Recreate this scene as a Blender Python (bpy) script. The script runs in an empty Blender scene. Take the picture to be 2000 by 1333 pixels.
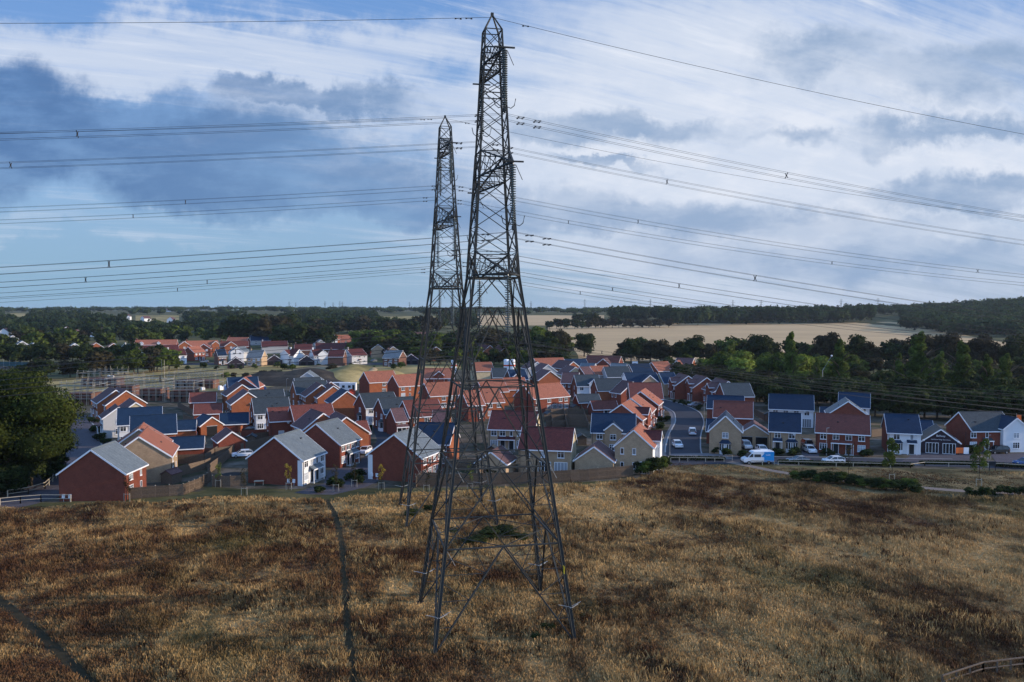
import bpy, math, random
import numpy as np
from math import sin, cos, tan, atan, atan2, sqrt, pi, radians as R
from mathutils import Vector, Matrix
random.seed(7)
C = bpy.context.scene.collection
F = 1556.0; HZ = 604.0; CAMH = 30.0
TH = atan((666.5-HZ)/F)
def ray(px, py):
    cx = (px-1000)/F; cy = (666.5-py)/F
    return Vector((cx, cos(TH)+cy*sin(TH), -sin(TH)+cy*cos(TH)))
def P(px, py, z=0.0):
    d = ray(px, py); t = (z-CAMH)/d.z
    return Vector((d.x*t, d.y*t, z))
def ss(x, a, b):
    t = min(1, max(0, (x-a)/(b-a))); return t*t*(3-2*t)
def T(x, y):
    return 16*ss(y, 600, 1750) + 29*math.exp(-((x-1000)/200)**2/2-((y-1270)/260)**2/2)*ss(y, 600, 900) + (5+3.0*sin(x*.0017+y*.0011))*ss(y, 1500, 2600)
def PD(px, D, dz=0):
    x = (px-1000)/F*D; return Vector((x, D, T(x, D)+dz))
# ---- crops used when measuring points
ZS = {1: (0, 720, 4), 2: (400, 700, 4), 3: (800, 680, 3.846), 4: (1250, 680, 4.76), 5: (1600, 680, 4.76), 6: (0, 590, 4), 7: (400, 590, 4.348), 8: (1000, 580, 4), 9: (1000, 690, 5), 10: (550, 700, 7.407), 11: (100, 715, 5.556), 12: (760, 740, 4.4425), 0: (0, 0, 1)}
def Z(k, x, y):
    a, b, s = ZS[k]; return (a+x/s, b+y/s)
# ---------------------------------------------------------------- materials
def nm(name):
    m = bpy.data.materials.new(name); m.use_nodes = True
    nt = m.node_tree; b = nt.nodes['Principled BSDF']; return m, nt, b
def N(nt, t, **k):
    n = nt.nodes.new(t)
    for a, v in k.items():
        if a.startswith('i_'): n.inputs[a[2:].replace('_', ' ')].default_value = v
        else: setattr(n, a, v)
    return n
def ramp(nt, fac, stops, interp='LINEAR'):
    r = nt.nodes.new('ShaderNodeValToRGB'); r.color_ramp.interpolation = interp
    e = r.color_ramp.elements
    while len(e) < len(stops): e.new(.5)
    for el, (p, c) in zip(e, stops):
        el.position = p; el.color = (*c, 1)
    nt.links.new(fac, r.inputs[0]); return r.outputs[0]
def noise(nt, vec, scale, detail=3, rough=.55):
    n = N(nt, 'ShaderNodeTexNoise'); n.inputs['Scale'].default_value = scale
    n.inputs['Detail'].default_value = detail; n.inputs['Roughness'].default_value = rough
    if vec is not None: nt.links.new(vec, n.inputs['Vector'])
    return n.outputs['Fac']
def mul(nt, col, fac_out, lo, hi):
    """col * maprange(fac, lo, hi)"""
    mr = N(nt, 'ShaderNodeMapRange'); mr.inputs['To Min'].default_value = lo; mr.inputs['To Max'].default_value = hi
    nt.links.new(fac_out, mr.inputs['Value'])
    v = N(nt, 'ShaderNodeVectorMath', operation='SCALE'); nt.links.new(col, v.inputs[0]); nt.links.new(mr.outputs[0], v.inputs['Scale'])
    return v.outputs[0]
def rgb(nt, c):
    r = N(nt, 'ShaderNodeRGB'); r.outputs[0].default_value = (*c, 1); return r.outputs[0]
def mixc(nt, f, a, b, blend='MIX'):
    m = N(nt, 'ShaderNodeMix', data_type='RGBA', blend_type=blend)
    if isinstance(f, float): m.inputs[0].default_value = f
    else: nt.links.new(f, m.inputs[0])
    nt.links.new(a, m.inputs[6]); nt.links.new(b, m.inputs[7]); return m.outputs[2]
def plain(name, c, rough=.7, metal=0., var=.25, scale=2., spec=.2, obvar=.15):
    m, nt, b = nm(name); tc = N(nt, 'ShaderNodeTexCoord'); oi = N(nt, 'ShaderNodeObjectInfo')
    col = mul(nt, rgb(nt, c), noise(nt, tc.outputs['Object'], scale), 1-var, 1+var)
    col = mul(nt, col, oi.outputs['Random'], 1-obvar, 1+obvar)
    nt.links.new(col, b.inputs['Base Color']); b.inputs['Roughness'].default_value = rough
    b.inputs['Metallic'].default_value = metal; b.inputs['Specular IOR Level'].default_value = spec; return m
def brickmat(name, c1, c2, mortar, sc=1.0, ob=.12):
    m, nt, b = nm(name); uv = N(nt, 'ShaderNodeUVMap'); oi = N(nt, 'ShaderNodeObjectInfo')
    br = N(nt, 'ShaderNodeTexBrick'); nt.links.new(uv.outputs[0], br.inputs['Vector'])
    br.inputs['Scale'].default_value = sc; br.inputs['Color1'].default_value = (*c1, 1); br.inputs['Color2'].default_value = (*c2, 1); br.inputs['Mortar'].default_value = (*mortar, 1)
    br.inputs['Brick Width'].default_value = .23; br.inputs['Row Height'].default_value = .078; br.inputs['Mortar Size'].default_value = .006
    col = mul(nt, br.outputs['Color'], noise(nt, uv.outputs[0], .7, 5, .65), .6, 1.4)
    col = mul(nt, col, noise(nt, uv.outputs[0], 9, 3), .8, 1.2)
    col = mul(nt, col, oi.outputs['Random'], 1-ob, 1+ob)
    nt.links.new(col, b.inputs['Base Color']); b.inputs['Roughness'].default_value = .9; b.inputs['Specular IOR Level'].default_value = .1
    bp = N(nt, 'ShaderNodeBump'); bp.inputs['Strength'].default_value = .3; bp.inputs['Distance'].default_value = .01
    nt.links.new(br.outputs['Fac'], bp.inputs['Height']); bp.invert = True; nt.links.new(bp.outputs[0], b.inputs['Normal'])
    return m
def tilemat(name, c1, c2, w=.3, h=.28, rough=.75, ob=.12, spec=.18):
    m, nt, b = nm(name); uv = N(nt, 'ShaderNodeUVMap'); oi = N(nt, 'ShaderNodeObjectInfo')
    br = N(nt, 'ShaderNodeTexBrick'); nt.links.new(uv.outputs[0], br.inputs['Vector']); br.inputs['Scale'].default_value = 1
    br.inputs['Color1'].default_value = (*c1, 1); br.inputs['Color2'].default_value = (*c2, 1); br.inputs['Mortar'].default_value = (*[x*.45 for x in c1], 1)
    br.inputs['Brick Width'].default_value = w; br.inputs['Row Height'].default_value = h; br.inputs['Mortar Size'].default_value = .022
    col = mul(nt, br.outputs['Color'], noise(nt, uv.outputs[0], .7, 5, .65), .68, 1.32)
    col = mul(nt, col, noise(nt, uv.outputs[0], 5, 4, .7), .72, 1.28)
    col = mul(nt, col, oi.outputs['Random'], 1-ob, 1+ob)
    nt.links.new(col, b.inputs['Base Color']); b.inputs['Roughness'].default_value = rough; b.inputs['Specular IOR Level'].default_value = spec
    bp = N(nt, 'ShaderNodeBump'); bp.inputs['Strength'].default_value = .5; bp.inputs['Distance'].default_value = .03
    nt.links.new(br.outputs['Fac'], bp.inputs['Height']); bp.invert = True; nt.links.new(bp.outputs[0], b.inputs['Normal'])
    return m
M = {}
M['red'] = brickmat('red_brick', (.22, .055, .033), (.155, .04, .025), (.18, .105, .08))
M['orange'] = brickmat('orange_or_sunlit_brick', (.34, .105, .045), (.26, .075, .035), (.26, .15, .09))  # also red brick's sunlit tone, painted on walls that face the sun
M['buff'] = brickmat('buff_brick', (.42, .3, .19), (.33, .225, .14), (.38, .3, .21))
M['cream'] = brickmat('cream_or_sunlit_brick', (.52, .43, .27), (.42, .35, .22), (.42, .37, .27))  # also stands for sunlit buff brick on the lit end walls
M['brown'] = brickmat('brown_brick', (.17, .085, .06), (.12, .06, .05), (.16, .1, .08))
M['dark'] = plain('charcoal_board', (.035, .025, .035), .6)
M['white'] = plain('white_render', (.7, .71, .72), .8, var=.05, obvar=.04)
M['paleyellow'] = plain('pale_yellow_render', (.72, .62, .38), .8, var=.05)
M['greyw'] = plain('pale_grey_render', (.42, .42, .42), .8, var=.08)
M['slate'] = tilemat('blue_slate', (.014, .034, .07), (.01, .027, .058), rough=.6)
M['char'] = tilemat('charcoal_slate', (.055, .068, .075), (.042, .052, .06), rough=.6)
M['grey'] = tilemat('grey_slate', (.15, .175, .19), (.12, .145, .16), rough=.6)
M['tile'] = tilemat('red_tile', (.37, .135, .08), (.27, .1, .062))
M['rust'] = tilemat('rust_tile', (.2, .062, .045), (.14, .048, .038))
M['plum'] = tilemat('plum_tile', (.16, .085, .08), (.11, .06, .06))
M['maroon'] = tilemat('maroon_tile', (.12, .034, .03), (.075, .025, .025))
M['trim'] = plain('white_upvc', (.8, .81, .83), .4, var=.03, obvar=.02)
M['door'] = plain('dark_door', (.02, .024, .03), .4)
M['garage'] = plain('garage_gap', (.012, .012, .014), .8)  # flat near-black painted in for the shade inside openings
def glassmat(name, c, rough=.08):
    m, nt, b = nm(name); oi = N(nt, 'ShaderNodeObjectInfo')
    nt.links.new(mul(nt, rgb(nt, c), oi.outputs['Random'], .5, 1.6), b.inputs['Base Color'])
    b.inputs['Roughness'].default_value = rough; b.inputs['Specular IOR Level'].default_value = .8; return m
M['glass'] = glassmat('window_glass', (.03, .035, .04))
M['curtain'] = glassmat('net_curtained_glass', (.3, .33, .36), .15)
M['wood'] = plain('weathered_timber', (.135, .098, .07), .85, var=.6, scale=6)
M['paletimber'] = plain('pale_timber', (.42, .36, .27), .8, var=.2)
M['steel'] = plain('galvanised_steel', (.036, .038, .036), .7, metal=.0, var=.35, scale=1.2)
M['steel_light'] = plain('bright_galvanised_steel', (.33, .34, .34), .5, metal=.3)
M['wire'] = plain('conductor_aluminium', (.045, .045, .045), .7, spec=.2)
M['porcelain'] = plain('glass_insulator', (.10, .13, .14), .2, spec=.5, var=.1)
M['asphalt'] = plain('asphalt', (.048, .05, .06), .9, var=.25, scale=.6, spec=.08)
M['paving'] = brickmat('block_paving', (.12, .105, .115), (.09, .08, .09), (.06, .055, .06))
M['pave'] = plain('pavement', (.15, .145, .15), .9, var=.2, scale=1, spec=.08)
M['gravel'] = plain('gravel_path', (.25, .2, .165), .95, var=.3, scale=3, spec=.08)
M['paint'] = plain('white_road_paint', (.7, .7, .7), .7)
M['concrete'] = plain('pale_kerb_concrete', (.3, .3, .3), .9)
M['carwhite'] = plain('white_car_paint', (.75, .77, .8), .2, spec=.5, var=.02, obvar=.03)
M['carsilver'] = plain('silver_car_paint', (.3, .33, .37), .25, spec=.5, metal=.5, var=.02)
M['carblack'] = plain('black_car_paint', (.015, .016, .02), .2, spec=.5, var=.02)
M['carblue'] = plain('blue_car_paint', (.03, .09, .25), .25, spec=.5, var=.02)
M['vanblue'] = plain('van_blue_vinyl', (.02, .25, .6), .3, var=.02)
M['rubber'] = plain('black_rubber', (.015, .015, .015), .8)
M['rim'] = plain('alloy_rim', (.4, .41, .42), .35, metal=.8)
M['lamp'] = plain('lamp_lens', (.6, .6, .58), .2)
M['redlamp'] = plain('red_lens', (.35, .01, .01), .3)
M['banner'] = plain('orange_banner', (.75, .16, .04), .7, var=.05)
M['redplastic'] = plain('red_plastic', (.55, .07, .03), .6)
M['yellow'] = plain('yellow_sign', (.75, .55, .04), .6)
M['court'] = plain('blue_green_mesh', (.035, .08, .09), .9)
M['track'] = plain('trodden_track', (.045, .034, .018), .95, var=.5, scale=1.5, spec=.08)
M['soil'] = plain('dark_spoil', (.045, .038, .036), .95, var=.4, scale=.25, spec=.08)
M['sand'] = plain('sandy_subsoil', (.3, .22, .13), .95, var=.3, scale=.3, spec=.08)
M['bark'] = plain('bark', (.07, .055, .04), .95, var=.3, scale=4)
def leafmat(name, a, bcol, c, sc=.45, ob=.25):
    m, nt, b = nm(name); tc = N(nt, 'ShaderNodeTexCoord'); oi = N(nt, 'ShaderNodeObjectInfo'); g = N(nt, 'ShaderNodeNewGeometry')
    col = ramp(nt, noise(nt, g.outputs['Position'], sc, 4, .65), [(.3, a), (.52, bcol), (.72, c)])
    at = N(nt, 'ShaderNodeAttribute', attribute_name='tint')
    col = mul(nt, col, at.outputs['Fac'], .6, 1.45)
    col = mul(nt, col, oi.outputs['Random'], 1-ob, 1+ob)
    nt.links.new(col, b.inputs['Base Color']); b.inputs['Roughness'].default_value = .8; b.inputs['Specular IOR Level'].default_value = .08
    tr = N(nt, 'ShaderNodeBsdfTranslucent'); nt.links.new(col, tr.inputs['Color'])
    mx = N(nt, 'ShaderNodeMixShader'); mx.inputs[0].default_value = .3
    nt.links.new(b.outputs[0], mx.inputs[1]); nt.links.new(tr.outputs[0], mx.inputs[2])
    nt.links.new(mx.outputs[0], nt.nodes['Material Output'].inputs['Surface']); return m
M['leaf_oak'] = leafmat('oak_leaves', (.014, .022, .005), (.035, .048, .010), (.085, .095, .018), sc=.35, ob=.1)
M['leaf_dark'] = leafmat('dark_green_leaves', (.015, .026, .008), (.03, .045, .013), (.06, .074, .02))
M['leaf_mid'] = leafmat('mid_green_leaves', (.035, .055, .010), (.075, .105, .02), (.13, .155, .03), sc=.35)
M['leaf_lime'] = leafmat('yellow_green_leaves', (.09, .125, .02), (.14, .18, .03), (.19, .22, .045))
M['leaf_brown'] = leafmat('olive_brown_leaves', (.026, .024, .012), (.044, .038, .018), (.07, .055, .025))
M['leaf_far'] = leafmat('far_wood_leaves', (.014, .026, .011), (.03, .05, .018), (.072, .09, .03), sc=.03)
M['leaf_yel'] = leafmat('autumn_yellow_leaves', (.2, .15, .02), (.3, .22, .03), (.36, .3, .05))
M['heath'] = leafmat('bramble_leaves', (.02, .03, .01), (.04, .05, .015), (.06, .07, .02))
# meadow colour, shared by the ground and the grass growing on it
def meadow(name, leaf=False, gain=1.):
    m, nt, b = nm(name); g = N(nt, 'ShaderNodeNewGeometry')
    mp = N(nt, 'ShaderNodeMapping'); mp.inputs['Scale'].default_value = (1, .8, .2); nt.links.new(g.outputs['Position'], mp.inputs[0])
    p = mp.outputs[0]
    k = gain
    big = noise(nt, p, .06, 4, .6); mid = noise(nt, p, .28, 5, .7); fine = noise(nt, p, 1.1, 4, .7)
    s1 = N(nt, 'ShaderNodeMath', operation='MULTIPLY'); nt.links.new(mid, s1.inputs[0]); s1.inputs[1].default_value = .42
    s2 = N(nt, 'ShaderNodeMath', operation='MULTIPLY_ADD'); nt.links.new(big, s2.inputs[0]); s2.inputs[1].default_value = .52; nt.links.new(s1.outputs[0], s2.inputs[2])
    s3 = N(nt, 'ShaderNodeMath', operation='MULTIPLY_ADD'); nt.links.new(fine, s3.inputs[0]); s3.inputs[1].default_value = .14; nt.links.new(s2.outputs[0], s3.inputs[2])
    # more straw towards the right half of the field and along its far edge
    sx = N(nt, 'ShaderNodeSeparateXYZ'); nt.links.new(g.outputs['Position'], sx.inputs[0])
    mr = N(nt, 'ShaderNodeMapRange', interpolation_type='SMOOTHSTEP'); nt.links.new(sx.outputs[0], mr.inputs['Value']); mr.inputs['From Min'].default_value = -40; mr.inputs['From Max'].default_value = 25; mr.inputs['To Min'].default_value = -.02; mr.inputs['To Max'].default_value = .035
    m2 = N(nt, 'ShaderNodeMapRange', interpolation_type='SMOOTHSTEP'); nt.links.new(sx.outputs[1], m2.inputs['Value']); m2.inputs['From Min'].default_value = 105; m2.inputs['From Max'].default_value = 124; m2.inputs['To Max'].default_value = .05
    s4 = N(nt, 'ShaderNodeMath', operation='ADD'); nt.links.new(mr.outputs[0], s4.inputs[0]); m3 = N(nt, 'ShaderNodeMapRange', interpolation_type='SMOOTHSTEP'); nt.links.new(sx.outputs[0], m3.inputs['Value']); m3.inputs['From Min'].default_value = 12; m3.inputs['From Max'].default_value = 34; m3.inputs['To Min'].default_value = 1; m3.inputs['To Max'].default_value = -1.3
    m4 = N(nt, 'ShaderNodeMath', operation='MULTIPLY'); nt.links.new(m2.outputs[0], m4.inputs[0]); nt.links.new(m3.outputs[0], m4.inputs[1]); nt.links.new(m4.outputs[0], s4.inputs[1])
    s5 = N(nt, 'ShaderNodeMath', operation='ADD'); nt.links.new(s3.outputs[0], s5.inputs[0]); nt.links.new(s4.outputs[0], s5.inputs[1])
    c = ramp(nt, s5.outputs[0], [(.40, (.06*k, .028*k, .015*k)), (.47, (.12*k, .06*k, .03*k)), (.52, (.22*k, .125*k, .055*k)), (.565, (.40*k, .25*k, .105*k)), (.63, (.66*k, .43*k, .185*k))])
    gr = ramp(nt, noise(nt, p, .045, 4), [(.55, (0, 0, 0)), (.68, (1, 1, 1))])
    c = mixc(nt, mulf(nt, gr, .6), c, rgb(nt, (.085*k, .085*k, .025*k)))
    if leaf:
        at = N(nt, 'ShaderNodeAttribute', attribute_name='tint'); c = mul(nt, c, at.outputs['Fac'], .72, 1.28)
    nt.links.new(c, b.inputs['Base Color']); b.inputs['Roughness'].default_value = .9; b.inputs['Specular IOR Level'].default_value = .1
    return m
def mulf(nt, a, f):
    n = N(nt, 'ShaderNodeMath', operation='MULTIPLY'); nt.links.new(a, n.inputs[0]); n.inputs[1].default_value = f; return n.outputs[0]
M['meadow'] = meadow('meadow_ground', gain=.55); M['straw'] = meadow('dry_grass', True, .86)
M['dock'] = leafmat('russet_dock_stems', (.04, .021, .012), (.065, .034, .018), (.10, .055, .026)); M['palestraw'] = leafmat('pale_straw_tussock', (.22, .14, .06), (.36, .24, .1), (.48, .34, .15))
def groundmat(name, stops, sc, sc2=1.2):
    m, nt, b = nm(name); g = N(nt, 'ShaderNodeNewGeometry')
    c = ramp(nt, noise(nt, g.outputs['Position'], sc, 6, .65), stops)
    c = mul(nt, c, noise(nt, g.outputs['Position'], sc2, 4, .7), .6, 1.4)
    nt.links.new(c, b.inputs['Base Color']); b.inputs['Roughness'].default_value = .95; b.inputs['Specular IOR Level'].default_value = .1; return m
M['land'] = groundmat('rough_grassland', [(.35, (.035, .045, .018)), (.5, (.08, .08, .032)), (.65, (.17, .14, .06))], .02, .5)
M['garden'] = groundmat('garden_ground', [(.36, (.035, .042, .018)), (.48, (.075, .062, .042)), (.6, (.13, .105, .08)), (.7, (.17, .15, .13))], .2)
M['mown'] = groundmat('mown_verge', [(.35, (.04, .04, .016)), (.5, (.07, .066, .026)), (.65, (.13, .105, .045))], .1, 2)
M['park'] = groundmat('short_dry_grass', [(.35, (.05, .045, .02)), (.47, (.10, .08, .036)), (.55, (.17, .125, .058)), (.68, (.3, .21, .1))], .16, 3)
M['spoil'] = groundmat('spoil_earth', [(.35, (.028, .024, .02)), (.52, (.05, .042, .034)), (.7, (.12, .09, .06))], .12, 1.5)
def stubble():
    m, nt, b = nm('barley_stubble'); g = N(nt, 'ShaderNodeNewGeometry')
    mp = N(nt, 'ShaderNodeMapping'); mp.inputs['Rotation'].default_value = (0, 0, .35); mp.inputs['Scale'].default_value = (.01, .12, .1); nt.links.new(g.outputs['Position'], mp.inputs[0])
    c = ramp(nt, noise(nt, mp.outputs[0], 1, 4), [(.3, (.40, .255, .115)), (.7, (.54, .355, .165))])
    c = mul(nt, c, noise(nt, g.outputs['Position'], .01, 4), .75, 1.25)
    nt.links.new(c, b.inputs['Base Color']); b.inputs['Roughness'].default_value = .95; return m
M['stubble'] = stubble()
M['roughfield'] = groundmat('rough_dry_field', [(.35, (.12, .1, .04)), (.5, (.28, .215, .085)), (.65, (.48, .35, .15))], .03, .5)
# ---------------------------------------------------------------- mesh builder
class MB:
    def __init__(s): s.v = []; s.f = []; s.m = []; s.mats = []
    def mi(s, m):
        if m not in s.mats: s.mats.append(m)
        return s.mats.index(m)
    def poly(s, pts, m):
        n = len(s.v); s.v += [tuple(p) for p in pts]; s.f.append(tuple(range(n, n+len(pts)))); s.m.append(s.mi(m))
    def box(s, a, b, m):
        x0, y0, z0 = a; x1, y1, z1 = b; n = len(s.v)
        s.v += [(x0, y0, z0), (x1, y0, z0), (x1, y1, z0), (x0, y1, z0), (x0, y0, z1), (x1, y0, z1), (x1, y1, z1), (x0, y1, z1)]
        for q in ((0, 3, 2, 1), (4, 5, 6, 7), (0, 1, 5, 4), (1, 2, 6, 5), (2, 3, 7, 6), (3, 0, 4, 7)):
            s.f.append(tuple(n+i for i in q)); s.m.append(s.mi(m))
    def bar(s, a, b, w, h, m, up=(0, 0, 1), w2=None, h2=None):
        a = Vector(a); b = Vector(b); d = (b-a)
        if d.length < 1e-6: return
        d.normalize(); u = Vector(up)
        if abs(d.dot(u)) > .98: u = Vector((1, 0, 0))
        r = d.cross(u).normalized(); u = r.cross(d).normalized(); n = len(s.v)
        for p, ww, hh in ((a, w, h), (b, w2 or w, h2 or h)):
            for i, j in ((-1, -1), (1, -1), (1, 1), (-1, 1)):
                q = p+r*(i*ww/2)+u*(j*hh/2); s.v.append(tuple(q))
        for q in ((0, 1, 2, 3), (7, 6, 5, 4), (0, 4, 5, 1), (1, 5, 6, 2), (2, 6, 7, 3), (3, 7, 4, 0)):
            s.f.append(tuple(n+i for i in q)); s.m.append(s.mi(m))
    def extr(s, prof, axis, a, b, m):
        """closed 2-D profile extruded along axis ('x' or 'y') from a to b"""
        n = len(s.v); k = len(prof)
        for t in (a, b):
            for p, q in prof: s.v.append((t, p, q) if axis == 'x' else (p, t, q))
        mi = s.mi(m)
        s.f.append(tuple(range(n, n+k))); s.m.append(mi); s.f.append(tuple(range(n+2*k-1, n+k-1, -1))); s.m.append(mi)
        for i in range(k):
            j = (i+1) % k; s.f.append((n+i, n+k+i, n+k+j, n+j)); s.m.append(mi)
    def lathe(s, prof, c, m, seg=12):
        n = len(s.v); k = len(prof)
        for r, z in prof:
            for i in range(seg):
                a = 2*pi*i/seg; s.v.append((c[0]+r*cos(a), c[1]+r*sin(a), c[2]+z))
        for j in range(k-1):
            for i in range(seg):
                s.f.append((n+j*seg+i, n+j*seg+(i+1) % seg, n+(j+1)*seg+(i+1) % seg, n+(j+1)*seg+i)); s.m.append(s.mi(m))
        s.f.append(tuple(n+i for i in range(seg))[::-1]); s.m.append(s.mi(m)); s.f.append(tuple(n+(k-1)*seg+i for i in range(seg))); s.m.append(s.mi(m))
    def tube(s, pts, r, m, seg=5):
        n = len(s.v); pts = [Vector(p) for p in pts]
        for i, p in enumerate(pts):
            d = (pts[min(i+1, len(pts)-1)]-pts[max(i-1, 0)]).normalized(); u = Vector((0, 0, 1))
            if abs(d.dot(u)) > .95: u = Vector((1, 0, 0))
            a = d.cross(u).normalized(); b = a.cross(d); rr = r[i] if isinstance(r, (list, tuple)) else r
            for k in range(seg):
                t = 2*pi*k/seg; s.v.append(tuple(p+a*cos(t)*rr+b*sin(t)*rr))
        for i in range(len(pts)-1):
            for k in range(seg):
                s.f.append((n+i*seg+k, n+i*seg+(k+1) % seg, n+(i+1)*seg+(k+1) % seg, n+(i+1)*seg+k)); s.m.append(s.mi(m))
        s.f.append(tuple(n+k for k in range(seg))[::-1]); s.m.append(s.mi(m)); s.f.append(tuple(n+(len(pts)-1)*seg+k for k in range(seg))); s.m.append(s.mi(m))
    def mesh(s, name, smooth=False):
        me = bpy.data.meshes.new(name); me.from_pydata(s.v, [], s.f)
        for m in s.mats: me.materials.append(M[m])
        me.polygons.foreach_set('material_index', s.m)
        if smooth: me.polygons.foreach_set('use_smooth', [True]*len(s.f))
        uv = me.uv_layers.new(name='UVMap'); vs = s.v; out = []
        for p in me.polygons:
            nx, ny, nz = p.normal
            if abs(nz) > .95:
                for i in p.vertices: out += [vs[i][0], vs[i][1]]
            else:
                l = sqrt(nx*nx+ny*ny); tx, ty = -ny/l, nx/l; k = 1/l
                for i in p.vertices: out += [vs[i][0]*tx+vs[i][1]*ty, vs[i][2]*k]
        uv.data.foreach_set('uv', out); return me
    def obj(s, name, parent=None, smooth=False):
        if not s.f: return None
        o = bpy.data.objects.new(name, s.mesh(name, smooth)); C.objects.link(o)
        if parent is not None: o.parent = parent
        return o
def tag(o, label, cat, group=None):
    o['label'] = label; o['category'] = cat
    if group: o['group'] = group
    return o
def thing(name, label, cat, loc=(0, 0, 0), rz=0, group=None, scale=None):
    o = bpy.data.objects.new(name, None); C.objects.link(o); o.location = loc; o.rotation_euler = (0, 0, rz)
    o.empty_display_size = .5
    if scale: o.scale = (scale,)*3 if isinstance(scale, (int, float)) else scale
    return tag(o, label, cat, group)
KIDS = {}
def dup(src, label, loc, rz=0, group=None, scale=None):
    c = src.copy(); C.objects.link(c); c.location = loc; c.rotation_euler = (0, 0, rz)
    if scale: c.scale = (scale,)*3 if isinstance(scale, (int, float)) else scale
    c['label'] = label
    if group: c['group'] = group
    kids = KIDS.get(src.name)
    if kids is None: kids = KIDS[src.name] = [(k, list(k.children)) for k in src.children]
    for k, subs in kids:
        d = k.copy(); C.objects.link(d); d.parent = c
        for s in subs:
            e = s.copy(); C.objects.link(e); e.parent = d
    return c
def struct(o):
    o['kind'] = 'structure'; return o
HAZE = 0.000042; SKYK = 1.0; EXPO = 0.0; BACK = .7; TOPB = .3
# ---------------------------------------------------------------- houses
def fr(face, w, l):
    return {'R': (Vector((w, 0, 0)), Vector((0, 1, 0)), Vector((1, 0, 0))), 'L': (Vector((-w, 0, 0)), Vector((0, -1, 0)), Vector((-1, 0, 0))),
            'G': (Vector((0, -l, 0)), Vector((1, 0, 0)), Vector((0, -1, 0))), 'B': (Vector((0, l, 0)), Vector((-1, 0, 0)), Vector((0, 1, 0)))}[face]
ZUP = Vector((0, 0, 1))
def obox(mb, o, t, n, u0, u1, z0, z1, d0, d1, m):
    """box in face space: u along tangent, z up, d along normal"""
    k = len(mb.v)
    for d in (d0, d1):
        for u, z in ((u0, z0), (u1, z0), (u1, z1), (u0, z1)):
            mb.v.append(tuple(o+t*u+n*d+ZUP*z))
    for q in ((3, 2, 1, 0), (4, 5, 6, 7), (0, 1, 5, 4), (1, 2, 6, 5), (2, 3, 7, 6), (3, 0, 4, 7)):
        mb.f.append(tuple(k+i for i in q)); mb.m.append(mb.mi(m))
def window(par, o, t, n, u, z, w, h, muls, det, name='window'):
    mb = MB(); b = .075 if det else .1
    a0, a1, z0, z1 = u-w/2, u+w/2, z-h/2, z+h/2
    if not det: obox(mb, o, t, n, a0+b, a1-b, z0+b, z1-b, -.02, .03, random.choice(['glass', 'glass', 'curtain']))
    obox(mb, o, t, n, a0, a0+b, z0, z1, -.02, .07, 'trim'); obox(mb, o, t, n, a1-b, a1, z0, z1, -.02, .07, 'trim')
    obox(mb, o, t, n, a0+b, a1-b, z1-b, z1, -.02, .07, 'trim'); obox(mb, o, t, n, a0+b, a1-b, z0, z0+b, -.02, .07, 'trim')
    for i in range(1, muls):
        c = a0+w*i/muls; obox(mb, o, t, n, c-b/2, c+b/2, z0+b, z1-b, -.02, .065, 'trim')
    if name == 'window': obox(mb, o, t, n, a0-.06, a1+.06, z0-.07, z0-.005, -.02, .13, 'trim')
    if name == 'window' and det and muls > 1: obox(mb, o, t, n, a0+b, a1-b, z1-h*.32-.02, z1-h*.32+.02, -.02, .06, 'trim')
    f = mb.obj(name, par)
    if det:
        g = MB(); obox(g, o, t, n, a0+b, a1-b, z0+b, z1-b, -.02, .025, random.choice(['glass', 'curtain', 'glass'])); g.obj('pane', f)
def door(par, o, t, n, u, det):
    mb = MB(); obox(mb, o, t, n, u-.47, u+.47, .1, 2.15, -.02, .05, 'door')
    obox(mb, o, t, n, u-.55, u-.47, .1, 2.23, -.02, .08, 'trim'); obox(mb, o, t, n, u+.47, u+.55, .1, 2.23, -.02, .08, 'trim'); obox(mb, o, t, n, u-.47, u+.47, 2.15, 2.23, -.02, .08, 'trim')
    obox(mb, o, t, n, u-.8, u+.8, 0, .1, 0, .9, 'concrete')
    mb.obj('door', par)
def canopy(par, o, t, n, u0, u1, roof, dep=1.0):
    mb = MB(); zt, zb = 3.0, 2.45; k = len(mb.v)
    A = [o+t*u0+ZUP*zt, o+t*u1+ZUP*zt, o+t*u1+n*dep+ZUP*zb, o+t*u0+n*dep+ZUP*zb]
    for p in A: mb.v.append(tuple(p))
    for p in A: mb.v.append(tuple(p-ZUP*.14))
    for q in ((3, 2, 1, 0), (4, 5, 6, 7), (0, 1, 5, 4), (1, 2, 6, 5), (3, 0, 4, 7)):
        mb.f.append(tuple(k+i for i in q)); mb.m.append(mb.mi(roof))
    obox(mb, o, t, n, u0-.03, u1+.03, zb-.2, zb-.0, dep, dep+.05, 'trim')
    for u in (u0+.08, u1-.08): obox(mb, o, t, n, u-.05, u+.05, 0, zb-.15, dep-.15, dep-.05, 'trim')
    mb.obj('porch_canopy', par)
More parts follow.
